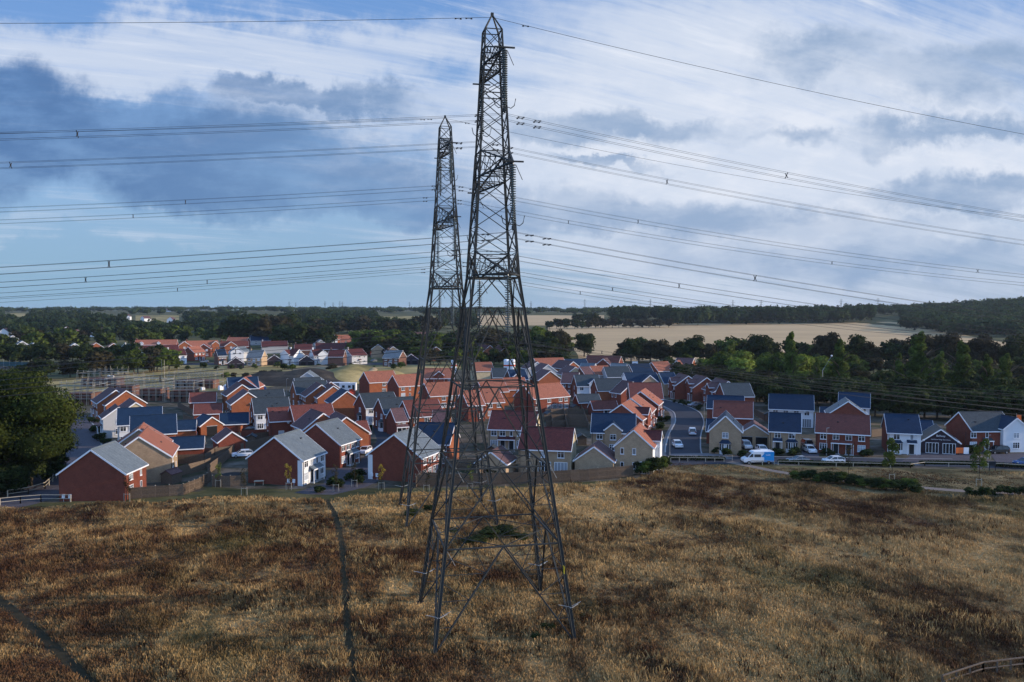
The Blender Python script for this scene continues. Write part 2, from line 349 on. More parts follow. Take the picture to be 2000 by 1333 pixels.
def bay(par, o, t, n, u, roof, w=2.2, z1=2.3, wall='trim'):
    mb = MB(); d = .7
    P0 = [(u-w/2, 0), (u-w/2+.45, d), (u+w/2-.45, d), (u+w/2, 0)]
    def q(uu, dd, z): return o+t*uu+n*dd+ZUP*z
    for i in range(3):
        (a, da), (b, db) = P0[i], P0[i+1]
        for z0, z1_, m in ((0, .75, wall), (.75, z1, 'trim')):
            mb.poly([q(a, da, z0), q(b, db, z0), q(b, db, z1_), q(a, da, z1_)], m)
        tt = (q(b, db, 0)-q(a, da, 0)); L_ = tt.length; tt.normalize(); nn = tt.cross(ZUP); nn.normalize()
        if nn.dot(n) < 0: nn = -nn
        oo = q(a, da, 0); k = 3 if i == 1 else 1
        for j in range(k):
            obox(mb, oo, tt, nn, L_*j/k+.07, L_*(j+1)/k-.05, .85, z1-.1, .0, .012, 'glass' if j != 1 else 'curtain')
    e = [(u-w/2-.15, 0), (u-w/2+.35, d+.15), (u+w/2-.35, d+.15), (u+w/2+.15, 0)]; ap = [(u-w/2+.5, 0), (u+w/2-.5, 0)]
    E_ = [q(a, b, z1) for a, b in e]; A_ = [q(a, b, z1+.7) for a, b in ap]
    mb.poly([E_[0], E_[1], A_[0]], roof); mb.poly([E_[1], E_[2], A_[1], A_[0]], roof); mb.poly([E_[2], E_[3], A_[1]], roof); mb.poly(E_[::-1], 'trim')
    mb.obj('bay_window', par)
def gabled(wall, roofm, fas, w, l, he, hr, fm, roof, o=.3, x0=None):
    """wall and roof of a ridge-along-y block; x0 = transform of local coords"""
    X = x0 or (lambda p: p)
    t = (hr-he)/w; a = .2
    wa, wr = he-a, hr-a
    wall.poly([X(p) for p in ((-w, -l, 0), (w, -l, 0), (w, -l, wa), (0, -l, wr), (-w, -l, wa))], fm['G'])
    wall.poly([X(p) for p in ((w, l, 0), (-w, l, 0), (-w, l, wa), (0, l, wr), (w, l, wa))], fm['B'])
    wall.poly([X(p) for p in ((w, -l, 0), (w, l, 0), (w, l, wa), (w, -l, wa))], fm['R'])
    wall.poly([X(p) for p in ((-w, l, 0), (-w, -l, 0), (-w, -l, wa), (-w, l, wa))], fm['L'])
    v = .16; y0, y1 = -l-v, l+v; e = w+o; ze = hr-t*e; th = .15
    prof = [(-e, ze), (0, hr), (e, ze), (e, ze-th), (0, hr-th), (-e, ze-th)]
    n = len(roofm.v)
    for y in (y0, y1):
        for px, pz in prof: roofm.v.append(tuple(X((px, y, pz))))
    for i in range(6):
        j = (i+1) % 6; roofm.f.append((n+j, n+i, n+6+i, n+6+j)); roofm.m.append(roofm.mi(roof))
    for q in ((0, 1, 4, 5), (1, 2, 3, 4)):
        roofm.f.append(tuple(n+i for i in q)[::-1]); roofm.m.append(roofm.mi(roof)); roofm.f.append(tuple(n+6+i for i in q)); roofm.m.append(roofm.mi(roof))
    roofm.bar(X((0, y0, hr+.02)), X((0, y1, hr+.02)), .22, .1, roof)
    for y in (y0-.03, y1+.03):
        for s in (-1, 1):
            fas.bar(X((s*e, y, ze-.14)), X((0, y, hr-.14)), .045, .24, 'trim')
    for s in (-1, 1):
        fas.bar(X((s*(e+.04), y0, ze-.13)), X((s*(e+.04), y1, ze-.13)), .1, .2, 'trim')
NH = [0]
def house(label, p1, p2, wall='red', roof='tile', W=9., det=True, fac='', hr=7.9, he=None, L=None, F_='', wings=(), name='house', cat='house', group=None, chim=0, ext=0, th=None):
    A = P(*p1, hr); B = P(*p2, hr)
    d = B-A; l = d.length
    if L: d.normalize(); B = A+d*L; l = L
    if ext: d.normalize(); B = B+d*ext; l += ext
    dx_, dy_ = abs(p2[0]-p1[0]), abs(p2[1]-p1[1])
    if th is None and det is not None and dx_ > 14 and dy_ < .2*dx_ and p1[1] > 726 and L is None:
        mid = (p1[0]+p2[0])/2; gq = name == 'garage'
        if mid < 560: th = 24 if not gq else 18
        elif mid < 900: th = 27
        elif mid < 1000 and p1[1] < 765: th = 24
    if th is not None:
        u2 = ray(*p2); u2 = u2.x/u2.y; cs, sn = cos(R(th)), sin(R(th)); l = (u2*A.y-A.x)/(cs-u2*sn); d = Vector((cs, sn, 0)); B = A+d*l; l = abs(l)
        if l < 1: print('bad', label)
    c = (A+B)/2; rz = atan2(-d.x, d.y); w = W/2
    if he is None: he = hr-w*.72
    t = thing(name, label, cat, (c.x, c.y, 0), rz, group)
    l = l/2; fm = {k: wall for k in 'GBRL'}
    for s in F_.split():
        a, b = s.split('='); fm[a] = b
    wm, rm, fs = MB(), MB(), MB()
    gabled(wm, rm, fs, w, l, he, hr, fm, roof)
    for g in wings:
        # (face R/L, u, width, projection, ridge z, wall, roof)
        f, u, ww, pr, hz, wmn, rf = g; sgn = 1 if f == 'R' else -1
        h2 = ww/2*.8; dd = (w+pr)/2
        def X(p, sgn=sgn, u=u, dd=dd): return Vector((sgn*(dd-p[1]), u*1.0+sgn*p[0], p[2]))
        gabled(wm, rm, fs, ww/2, dd-.01, hz-h2, hz, {k: wmn for k in 'GBRL'}, rf, o=.2, x0=X)
    wm.obj('wall', t); ro = rm.obj('roof', t); fs.obj('bargeboard', t)
    for i in range(chim):
        y = (-l+.8) if i == 0 else (l-.8)
        cb = MB(); cb.box((-.4, y-.35, hr-.6), (.4, y+.35, hr+.9), wall); cb.box((-.46, y-.41, hr+.9), (.46, y+.41, hr+1.0), 'concrete'); cb.lathe([(.13, 0), (.1, .35)], (0, y, hr+1.0), 'tile', 8); cb.obj('chimney', ro)
    for s in fac.split():
        f, cols = s.split(':'); off = 0; wid = 2*l if f in 'RL' else W
        o, tt, n = fr(f, w, l)
        if '@' in cols: cols, q = cols.split('@'); off = float(q.split(',')[0]); pr = float(q.split(',')[1]) if ',' in q else 0; wid = float(q.split(',')[2]) if q.count(',') > 1 else wid; o = o+tt*off+n*pr
        k = len(cols); pitch = (wid-.6)/k; dr = []
        two = he > 3.6; uz = he-1.05; upper = 1.15
        for i, ch in enumerate(cols):
            u = -wid/2+.3+pitch*(i+.5); ww = min(1.25, pitch*.72); mu = 2
            if two and ch in 'wdbfu': window(t, o, tt, n, u, uz, ww, upper, mu, det)
            if two and ch in 'ne': window(t, o, tt, n, u, uz, .65, upper, 1, det)
            if ch in 'wl': window(t, o, tt, n, u, 1.45, min(1.5, pitch*.8), 1.35, 3 if pitch > 1.6 else 2, det)
            if ch in 'n': window(t, o, tt, n, u, 1.45, .65, 1.2, 1, det)
            if ch in 'de': door(t, o, tt, n, u, det); dr.append(i)
            if ch == 'b': bay(t, o, tt, n, u, roof, min(2.3, pitch*.95))
            if ch in 'fF': window(t, o, tt, n, u, 1.15, min(2.4, pitch*.85), 2.2, 4, det, 'french_window')
            if ch == 'g':
                mb = MB(); obox(mb, o, tt, n, u-1.2, u+1.2, .02, 2.15, -.02, .03, 'garage'); obox(mb, o, tt, n, u-1.28, u+1.28, 2.15, 2.3, -.02, .05, 'concrete'); mb.obj('garage_door', t)  # near-black slab painted in for the shade inside an open doorway
        i = 0
        while i < len(dr):
            j = i
            while j+1 < len(dr) and dr[j+1] == dr[j]+1: j += 1
            canopy(t, o, tt, n, -wid/2+.3+pitch*(dr[i]+.5)-.95, -wid/2+.3+pitch*(dr[j]+.5)+.95, roof); i = j+1
    NH[0] += 1
    return t
def garage(label, p1, p2, wall='red', roof='tile', W=5.6, hr=4.5, **k):
    k.setdefault('he', hr-W/2*.72); k.setdefault('det', True)
    return house(label, p1, p2, wall, roof, W, hr=hr, name='garage', cat='garage', **k)
H = house; G_ = garage
# --- front row and left block
a1 = H('red brick end house with grey slate roof beside the curved front fence', Z(1, 712, 630), Z(1, 895, 567), 'red', 'grey', 10.2, fac='R:wn', hr=8.2)
H('buff brick house with pink tiled roof just behind the grey-roofed corner house', Z(1, 1085, 528), Z(1, 1150, 462), 'buff', 'tile', 10, hr=8.2, fac='R:wn', ext=.8)
H('buff brick house with pink roof, second in the row behind the grey-roofed corner house', Z(1, 1085, 468), Z(1, 1125, 420), 'buff', 'tile', 9.6, hr=8.2, L=8)
H('blue slate roofed house with brick rear wall, closest to the pink roofed pair', Z(1, 1022, 370), Z(1, 1372, 362), 'orange', 'slate', 9, F_='G=white', fac='G:wn')
H('blue slate roofed house with white front near the left street, farther of the slate pair', Z(1, 922, 311), Z(1, 1262, 301), 'white', 'slate', 8.5, fac='R:wb...')
H('narrow cream gabled house with plum roof by the left street', Z(1, 1060, 262), Z(1, 1020, 236), 'cream', 'plum', 6.5, L=10, fac='L:wdw')
H('pale blue rendered house with plum roof facing the left street', Z(1, 925, 300), Z(1, 900, 278), 'greyw', 'plum', 6.5, hr=7.2, L=7, fac='L:wdw G:w')
H('orange brick gable with plum roof beside the scaffolding, largest of the far left pair', Z(1, 985, 170), Z(1, 930, 150), 'orange', 'plum', 10, L=11, fac='L:wdw')
H('orange brick gable with plum roof, behind its larger twin by scaffolding', Z(1, 905, 166), Z(1, 862, 146), 'orange', 'plum', 9, L=10, fac='L:wdw')
G_('red tiled brick garage with sunlit end, farther of two left of the slate houses', Z(1, 1485, 190), Z(1, 1688, 184), 'red', 'rust', 6.5, hr=5.2)
G_('red tiled brick garage in front of its twin, behind the open blue roofed garage', Z(1, 1520, 278), Z(1, 1735, 276), 'red', 'rust', 6, hr=4.8)
G_('small garage with blue slate roof and open black doorway, a car parked inside', Z(1, 1655, 375), Z(1, 1600, 358), 'orange', 'slate', 5.2, L=6.5, fac='G:g')
G_('long low brick garage block with blue slate roof beside the white house', Z(1, 1722, 350), Z(1, 1940, 344), 'red', 'slate', 6)
G_('brick garage with plum tiled roof among the fenced gardens', Z(1, 1812, 490), Z(1, 1768, 461), 'red', 'plum', 5.4, L=6.5)
G_('brick garage with low blue slate roof directly behind the buff pink roofed house', Z(1, 1325, 538), Z(1, 1592, 533), 'red', 'slate', 5)
G_('low blue slate garage attached beside the slate roofed houses, nearest the white car', Z(1, 1388, 404), Z(1, 1530, 403), 'orange', 'slate', 5, hr=4.2)
H('brick and white rendered house with grey slate roof and white meter boxes', Z(2, 545, 610), Z(2, 735, 555), 'red', 'grey', 10.4, hr=8.3, F_='R=white', fac='R:weew')
H('red brick house with grey slate roof and porch, right behind the white fronted one', Z(2, 870, 508), Z(2, 1035, 467), 'red', 'grey', 10.2, hr=8.3, fac='R:wddw')
H('orange brick gabled house with plum roof behind the central grey slate house', Z(2, 1105, 455), Z(2, 1040, 425), 'orange', 'plum', 9.5, L=9)
G_('small rust tiled roof tucked behind the orange gable by the close', Z(2, 1185, 492), Z(2, 1262, 490), 'red', 'rust', 6, hr=5.4)
H('red brick house with grey slate roof and white corner, left of the two pylons', Z(2, 1480, 590), Z(2, 1650, 536), 'red', 'grey', 10.4, hr=8.3, fac='R:wwww')
H('house with deep blue slate roof and sunlit orange end, just behind the tall pylon', Z(3, 62, 557), Z(3, 335, 561), 'red', 'slate', 9, fac='R:wddw', F_='B=orange', th=-8)  # sunlight on the end wall is painted in as orange brick
H('white rendered house with charcoal roof and brick side, in front of its twin', Z(2, 372, 312), Z(2, 648, 306), 'red', 'char', 9, F_='R=white', fac='R:w.d. G:wn')
H('charcoal roofed brick house directly behind the white rendered one', Z(2, 345, 250), Z(2, 610, 246), 'red', 'char', 8.5, fac='R:....')
H('small brick house with rust tiled roof between the white house and the bigger rust roof', Z(2, 492, 388), Z(2, 665, 380), 'red', 'rust', 7, hr=7.2, fac='R:.F. G:n')
H('large brick house with rust roof and an orange cross gable behind the grey slate row', Z(2, 672, 370), Z(2, 985, 364), 'red', 'rust', 10, fac='G:wn')
H('orange brick cross gable with plum roof in front of the big rust roof', Z(2, 925, 426), Z(2, 835, 396), 'orange', 'plum', 8.5, L=8, fac='L:wn')
H('slate roofed terrace at the far left back of the estate', Z(2, 178, 150), Z(2, 410, 147), 'brown', 'slate', 9, det=False, fac='R:wdw')
H('gable end with pale tiled slope and white bargeboards, farthest left group', Z(2, 302, 152), Z(2, 330, 143), 'red', 'tile', 8.6, det=False, L=9)
H('brick gable with plum roof in the far left stepped row, middle one', Z(2, 292, 203), Z(2, 250, 184), 'orange', 'plum', 8.5, det=False, L=9)
H('orange brick gable with plum roof at the front of the far left stepped row', Z(2, 338, 262), Z(2, 290, 233), 'orange', 'plum', 8.5, det=False, L=9, fac='L:wdw')
H('brick house with charcoal roof and tall left gable, behind the blue roofed orange gable', Z(2, 692, 181), Z(2, 945, 176), 'orange', 'char', 9, fac='G:w R:wd..')
H('orange brick gable with plum roof, leftmost of the stepped central trio', Z(2, 912, 205), Z(2, 865, 184), 'orange', 'plum', 9, L=9, fac='L:dww')
H('orange brick gable with plum roof, middle of the stepped central trio', Z(2, 1005, 214), Z(2, 955, 191), 'orange', 'plum', 9, L=9, fac='L:wdw')
H('orange brick gable with blue slate roof, nearest of the stepped central trio', Z(2, 1112, 255), Z(2, 1060, 233), 'orange', 'slate', 8.5, L=8, fac='L:wdw G:..n')
H('orange tipped gable peeking over the stepped trio by the site cabins', Z(2, 985, 182), Z(2, 965, 172), 'orange', 'plum', 6, det=False, hr=7, L=7)
H('unfinished gable with pale roof battens in front of the spoil heap', Z(2, 800, 108), Z(2, 812, 100), 'greyw', 'grey', 9, det=False, L=9)
H('low charcoal roof behind the central charcoal roofed house', Z(2, 700, 154), Z(2, 900, 154), 'brown', 'char', 8, det=False, hr=6.5)
H('brick house with red tiled roof, first of the rear red row beside the bank', Z(2, 1245, 106), Z(2, 1470, 98), 'red', 'tile', 9.2, fac='R:.wn', F_='R=orange', th=33)  # orange front puts the sun into the red brick's colour
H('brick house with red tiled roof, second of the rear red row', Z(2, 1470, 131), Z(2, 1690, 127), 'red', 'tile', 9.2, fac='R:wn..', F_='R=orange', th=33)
H('white rendered house with charcoal roof and white bay, right of the orange trio', Z(2, 1212, 275), Z(2, 1470, 268), 'white', 'char', 9, F_='G=red', fac='R:w... G:b', th=30)
H('brick house with charcoal roof and white bay window on its gable', Z(2, 1360, 312), Z(2, 1625, 300), 'orange', 'char', 9, F_='G=red', fac='G:nb')
H('brick house with rust roof and lower left wing, behind the blue slate roof', Z(2, 1550, 331), Z(2, 1815, 325), 'red', 'rust', 9.2, fac='G:ww R:wdw', F_='R=orange')
G_('plum roofed low wing beside the rust roofed house', Z(2, 1455, 392), Z(2, 1545, 386), 'red', 'plum', 7, hr=6.4, fac='R:dd')
H('brick house with plum roof seen through the front pylon legs', Z(3, 180, 463), Z(3, 300, 472), 'red', 'plum', 8.5, hr=7.4, F_='B=orange', fac='R:.w', th=0)
H('red tiled terrace at the back with one small dormer gable', Z(3, 112, 152), Z(3, 335, 151), 'red', 'tile', 9, det=False, fac='R:.wdw', wings=[('R', 0, 3.4, .3, 7.2, 'red', 'rust')])
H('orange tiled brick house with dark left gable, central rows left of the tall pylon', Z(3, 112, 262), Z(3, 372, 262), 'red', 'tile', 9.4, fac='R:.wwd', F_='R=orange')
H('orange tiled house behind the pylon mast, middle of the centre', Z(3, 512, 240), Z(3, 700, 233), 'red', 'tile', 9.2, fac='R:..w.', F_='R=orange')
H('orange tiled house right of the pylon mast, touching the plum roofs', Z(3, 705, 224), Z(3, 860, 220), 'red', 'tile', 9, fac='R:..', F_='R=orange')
H('orange tiled house with two upper windows, front of the centre behind the pylon', Z(3, 520, 305), Z(3, 662, 299), 'orange', 'tile', 9.2, fac='R:ww', ext=1)
H('lower orange tiled house joined left of the one with two upper windows', Z(3, 395, 322), Z(3, 515, 318), 'red', 'tile', 9.2, fac='R:..w')
H('long brick terrace with orange tiled roof and dark left gable beside the walled gardens', Z(3, 858, 278), Z(3, 1125, 262), 'red', 'tile', 9.6, fac='R:w.wFww', th=36)
H('red tiled house with cream wall at the back below the white silos', Z(3, 475, 108), Z(3, 612, 105), 'cream', 'tile', 9, det=False)
H('charcoal roofed house with small white trimmed gables below the silos', Z(3, 618, 150), Z(3, 728, 149), 'brown', 'char', 8.5, det=False)
H('dark slate roofed house with small front gable under the two silos', Z(3, 738, 163), Z(3, 862, 160), 'brown', 'slate', 8.5, det=False, wings=[('R', -1, 2.6, .3, 7, 'brown', 'slate')])
# --- centre front, buff
H('buff brick house with maroon roof and white arched window, rear of the two maroon houses', Z(3, 622, 468), Z(3, 962, 458), 'buff', 'maroon', 9, fac='R:wdeww', F_='B=cream', th=-10)  # cream end wall paints in sunlight on the buff brick
H('buff brick house with maroon roof and two white french windows behind the front fence', Z(3, 852, 590), Z(3, 1232, 600), 'buff', 'maroon', 9, fac='R:nff', F_='B=cream', th=-11)
G_('small buff garage with brown tiled roof left of the french window house', Z(3, 610, 776), Z(3, 682, 736), 'buff', 'plum', 5.6, L=6.5)
G_('large plain buff garage with brown tiled roof beside the timber shelter', Z(3, 1385, 738), Z(3, 1412, 702), 'buff', 'plum', 7, hr=5.2, L=7)
H('buff brick house with navy roof and small central gable beside the street', Z(3, 1375, 488), Z(3, 1695, 488), 'buff', 'slate', 9, fac='R:w.w R:w@0,.45,2.6', wings=[('R', 0, 3.4, .45, 6.6, 'buff', 'slate')], F_='B=cream', th=-9)
n2 = H('buff gabled house with pink tiled slope and white rendered side, end of the front fence', Z(3, 1684, 612), Z(3, 1727, 566), 'buff', 'tile', 6.9, hr=8.1, he=5.1, F_='R=white', fac='G:nn@-1,0,5 G:F@2,0,2.6 R:w', L=9, wings=[('R', 1.4, 3.6, .9, 7.2, 'white', 'maroon')])
H('brick gabled house with pink tiled slope, nearest of the three on the street bend', Z(9, 1072, 495), Z(9, 1140, 462), 'red', 'tile', 9.4, fac='R:wdw', ext=1.5, wings=[('R', 1.5, 3.2, .6, 6.6, 'red', 'maroon')])
H('brick gabled house with pink tiled slope, middle of the three on the street bend', Z(9, 1165, 440), Z(9, 1225, 395), 'red', 'tile', 9.4, fac='R:wdw', L=10)
H('brick gabled house with pink tiled slope, farthest of the three on the street bend', Z(9, 1255, 372), Z(9, 1300, 345), 'red', 'tile', 9.4, fac='R:wdw', L=8.5)
H('big plain rust roof with brick end above the three pink slopes', Z(9, 1140, 287), Z(9, 1452, 283), 'red', 'rust', 11, hr=8.6, fac='B:ww', th=-3)
H('white rendered house with charcoal roof and small gable, right of the walled gardens', Z(9, 610, 212), Z(9, 840, 205), 'white', 'char', 9, F_='G=red', fac='R:w.. G:n', wings=[('R', 1.5, 3, .4, 6.8, 'white', 'slate')], th=7)
H('charcoal roofed house with plain orange brick wall beside the white rendered one', Z(9, 805, 250), Z(9, 1070, 237), 'orange', 'char', 9, F_='G=red', fac='G:.n', th=9)
H('brick house with plum roof beside the big rust roof, two narrow windows', Z(9, 1075, 265), Z(9, 1180, 278), 'red', 'plum', 9, fac='R:nn.')
G_('low green grey slate garage behind the white gazebo', Z(9, 625, 402), Z(9, 840, 397), 'red', 'char', 5.6, th=14)
G_('rust tiled brick garage in front of the white gazebo', Z(9, 770, 466), Z(9, 1012, 463), 'red', 'rust', 5.4, fac='R:.d.', th=10)
# --- centre back cluster
H('orange brick gable with plum roof, front left of the back cluster', Z(8, 300, 578), Z(8, 250, 567), 'orange', 'plum', 8.8, det=False, L=10)
H('plum roofed house with cream gable in the back cluster', Z(8, 497, 547), Z(8, 430, 532), 'cream', 'plum', 8.4, det=False, L=11)
H('plum roofed brick house with two narrow windows, left of the white charcoal roofed house', Z(8, 398, 588), Z(8, 522, 590), 'red', 'plum', 9, det=False, fac='R:nn. ')
H('plum roofed house with grey gable, second row of the back cluster', Z(8, 282, 528), Z(8, 220, 515), 'greyw', 'plum', 8, det=False, L=10)
H('plum roofed house with grey gable at the left of the back cluster', Z(8, 196, 507), Z(8, 150, 498), 'greyw', 'plum', 8, det=False, L=9)
H('long red tiled terrace at the very back left of the cluster', Z(8, 172, 481), Z(8, 398, 476), 'red', 'tile', 9, det=False, th=24)
H('plum roofed house with small orange gable at the back of the cluster', Z(8, 478, 505), Z(8, 380, 494), 'orange', 'plum', 8, det=False, L=12)
H('dark slate roofed house at the back beside the small orange gable', Z(8, 412, 487), Z(8, 572, 483), 'brown', 'slate', 9, det=False)
H('large rust roofed house with central brick gable at the back by the site sign', Z(8, 590, 456), Z(8, 850, 462), 'red', 'rust', 12, det=False, hr=8.5, wings=[('R', 2, 7, 2.5, 7.6, 'red', 'plum')])
H('grey slate roof with small white edged gable behind the orange roof', Z(8, 545, 517), Z(8, 650, 520), 'greyw', 'grey', 8, det=False)
H('small plum roofed house left of the grey gable', Z(8, 530, 548), Z(8, 602, 545), 'brown', 'plum', 8, det=False)
H('orange tiled house with grey left gable in the back cluster', Z(8, 610, 541), Z(8, 745, 537), 'greyw', 'tile', 8.6, det=False, th=22)
H('charcoal roofed house with pale grey left gable, centre of the back cluster', Z(8, 718, 547), Z(8, 905, 541), 'greyw', 'char', 9.4, det=False, th=10)
H('pale slate roof with white edge behind the charcoal one', Z(8, 775, 518), Z(8, 895, 520), 'red', 'grey', 8, det=False)
H('blue slate roofed house left of the orange roofed gable', Z(8, 915, 524), Z(8, 1070, 521), 'brown', 'slate', 9, det=False)
H('dark blue roofed house with cream cross gable near the street', Z(8, 875, 592), Z(8, 1120, 588), 'white', 'slate', 9.5, det=False, fac='R:..w.', wings=[('R', 1.5, 6, 1.2, 7.4, 'buff', 'slate')])
H('orange tiled house with broad brick left gable near the wood', Z(8, 1090, 509), Z(8, 1215, 506), 'red', 'tile', 9.5, det=False, wings=[('R', 4, 3, .6, 6.6, 'red', 'rust')], th=26)
H('plum roofed house at the edge of the wood, farthest right of the back cluster', Z(8, 1290, 476), Z(8, 1420, 480), 'red', 'plum', 9.5, det=False, F_='B=orange', wings=[('R', -2, 5, 1.5, 7, 'red', 'tile')])
H('slate roofed house with cream left gable beside the plum roofed row', Z(8, 1150, 592), Z(8, 1262, 590), 'buff', 'slate', 9, det=False, fac='R:..')
H('brick house with plum roof and tall front gable, first of three along the wood', Z(8, 1378, 616), Z(8, 1300, 594), 'red', 'plum', 8.5, L=11, fac='L:wwd', wings=[('L', -1, 3, .6, 7, 'red', 'plum')])
H('brick house with plum roof and tall front gable, second of three along the wood', Z(8, 1522, 629), Z(8, 1440, 607), 'red', 'plum', 8.8, L=11, fac='L:wwd', wings=[('L', -1, 3, .6, 7, 'red', 'plum')])
H('brick house with plum roof and tall front gable, third of three along the wood', Z(8, 1690, 658), Z(8, 1610, 638), 'red', 'plum', 8.8, L=11, fac='L:wwd', wings=[('L', -1, 3, .6, 7, 'red', 'plum')])
# --- right side
H('charcoal slate roofed house with pink brick left gable below the wood', Z(4, 748, 325), Z(4, 1012, 318), 'red', 'char', 9.4, fac='R:....', th=2)
G_('long low navy roof behind the rust roofed house', Z(4, 630, 436), Z(4, 965, 445), 'red', 'slate', 8, hr=6.8, th=-16)
H('brick house with rust roof behind the buff gable with slate roof', Z(4, 690, 487), Z(4, 1045, 482), 'red', 'rust', 9, fac='R:....', th=-16)
H('buff gabled house with slate roof and white bay window beside the double garage', Z(4, 795, 626), Z(4, 800, 578), 'buff', 'slate', 6.4, hr=8.1, he=5.0, L=8.5, fac='G:b')
G_('buff double garage with two open black doors', Z(4, 1062, 708), Z(4, 1058, 682), 'buff', 'plum', 6.8, hr=5.0, he=2.8, fac='G:gg', L=7)
G_('small dark slate garage roof left of the buff gabled house', Z(4, 625, 657), Z(4, 722, 655), 'red', 'slate', 6, hr=5.2, th=-16)
H('buff brick house with navy roof, white bay and porch, beside the double garage', Z(4, 1207, 596), Z(4, 1492, 600), 'buff', 'slate', 9, hr=7.8, fac='R:db', th=-19)
H('long white rendered house with navy roof at the foot of the wood', Z(4, 1205, 424), Z(4, 1610, 430), 'white', 'slate', 9, fac='R:uuuf', th=-19)
H('red brick semi detached pair with red tiled roof and shared central porch', Z(4, 1640, 604), Z(5, 465, 610), 'red', 'rust', 9, hr=7.8, fac='R:wddw', th=-22)
H('brick gable with slate roof rising behind the red tiled semi detached pair', Z(5, 270, 492), Z(5, 250, 468), 'red', 'grey', 9, L=8.5)
H('navy roofed white house partly hidden behind the brick gable', Z(5, 187, 408), Z(5, 470, 411), 'white', 'slate', 9, fac='R:...n', th=-24)
G_('small navy garage roof at the left of the hidden white house', Z(5, 12, 543), Z(5, 120, 541), 'red', 'slate', 6, hr=5, th=-22)
H('white rendered detached house with navy roof, bay window and porch on the main road', Z(5, 612, 607), Z(5, 915, 607), 'white', 'slate', 9, hr=7.8, fac='R:be', F_='G=red', th=-18)
G_('small navy roof behind the sales office', Z(5, 935, 668), Z(5, 1045, 668), 'brown', 'slate', 6, hr=5, th=-18)
H('brick house with slate roof and white cross gable, rightmost on the main road', Z(5, 1303, 592), Z(5, 1692, 584), 'red', 'char', 9.2, hr=7.9, fac='R:we.@-1.5 R:w@4.2,1.0,3', wings=[('R', 4.2, 5.6, 1.0, 7.3, 'white', 'slate')], th=3)
# sales office
so = G_('single storey dark gabled sales office with two sets of white french windows', Z(5, 1132, 752), Z(5, 1100, 722), 'dark', 'char', 6.9, hr=5.2, he=2.65, L=8, fac='G:FF')
def text(s, size, loc, par, name='lettering'):
    cu = bpy.data.curves.new(name, 'FONT'); cu.body = s; cu.size = size; cu.align_x = 'CENTER'; cu.extrude = .01
    o = bpy.data.objects.new(name, cu); C.objects.link(o); me = o.to_mesh(); m2 = me.copy(); o.to_mesh_clear(); C.objects.unlink(o)
    q = bpy.data.objects.new(name, m2); C.objects.link(q); q.parent = par; q.location = loc; q.rotation_euler = (pi/2, 0, 0)
    m2.materials.clear(); m2.materials.append(M['trim']); return q
yy = -4-.05
text('Bellway', .55, (0, yy, 3.55), so, 'sign_lettering'); text('Northwood Village Sales Centre', .27, (0, yy, 2.86), so, 'sign_lettering')
for s in (-3.2, 3.2):
    mb = MB(); mb.lathe([(.05, 0), (.2, .08), (.2, .3), (.05, .38)], (s, yy-.15, 2.5), 'trim', 8); mb.obj('wall_lamp', so)
mb = MB(); mb.box((-2.3, -2.0, 3.6), (-1.5, -1.1, 3.62), 'trim')
o = mb.obj('skylight', so); o.rotation_euler = (0, -.62, 0); o.location = (0, 0, -.75); o.location.x = 1.2
# meter boxes on the gable ends (parts of their houses)
def child_boxes(t, xs, l, z0=.5):
    for x in xs:
        mb = MB(); mb.box((x-.22, -l-.16, z0), (x+.22, -l, z0+.62), 'trim'); mb.box((x-.02, -l-.06, 0), (x+.02, -l-.01, z0), 'trim'); mb.obj('meter_box', t)
for o in list(bpy.data.objects):
    lb = o.get('label', '')
    if lb.startswith(('red brick end house', 'brick and white rendered house', 'red brick house with grey slate roof')):
        ys = [c for c in o.children if c.name.startswith('wall')][0].data.vertices; l = max(v.co.y for v in ys)
        xs = (-4.4, -3.4) if 'end house' in lb or 'white corner' in lb else ((2.6, 3.6) if 'meter' in lb else (-3.2, -2.2))
        child_boxes(o, xs, l)
        if 'white corner' in lb or 'meter' in lb:
            sx = -5.2 if 'corner' in lb else 4.3
            mb = MB(); mb.box((sx, -l-.012, .0), (sx+.9, -l-.002, 4.35), 'white'); mb.obj('render_strip', o)
# drainpipes on the nearer houses
for o in list(bpy.data.objects):
    if o.get('category') == 'house' and o.location.y < 200:
        w = [c for c in o.children if c.name.startswith('wall')]
        if not w: continue
        vs = w[0].data.vertices; l = max(v.co.y for v in vs if abs(v.co.x) < 6); wx = max(v.co.x for v in list(vs)[:20]); he = vs[2].co.z
        mb = MB(); mb.tube([(wx+.06, -l+.25, 0), (wx+.06, -l+.25, he-.05), (wx+.3, -l+.25, he+.02)], .045, 'door', 6); mb.obj('drainpipe', o)
# roof vents, satellite dishes and wheelie bins where the houses are near enough to show them
rv = random.Random(3)
for o in list(bpy.data.objects):
    if o.get('category') == 'house' and o.location.y < 225:
        w = [c_ for c_ in o.children if c_.name.startswith('wall')]
        vs = w[0].data.vertices; l = vs[0].co.y*-1; wx = vs[1].co.x; he = vs[2].co.z; hr_ = vs[3].co.z; tt_ = (hr_-he)/wx
        for k in range(rv.choice((1, 2))):
            x = wx*rv.uniform(.3, .6); y = rv.uniform(-.7, .7)*l; z = hr_+.2-tt_*x
            for sg in (1, -1):
                if rv.random() < .7: mb = MB(); mb.box((sg*x-.13, y-.17, z-.05), (sg*x+.13, y+.17, z+.16), 'door'); mb.obj('roof_vent', o)
        if rv.random() < .45:
            mb = MB(); mb.lathe([(.04, 0), (.3, .08), (.33, .1)], (0, 0, 0), 'greyw', 10); q = mb.obj('satellite_dish', o); q.location = (wx+.25, l*.6, he-.4); q.rotation_euler = (0, 1.3, .3)
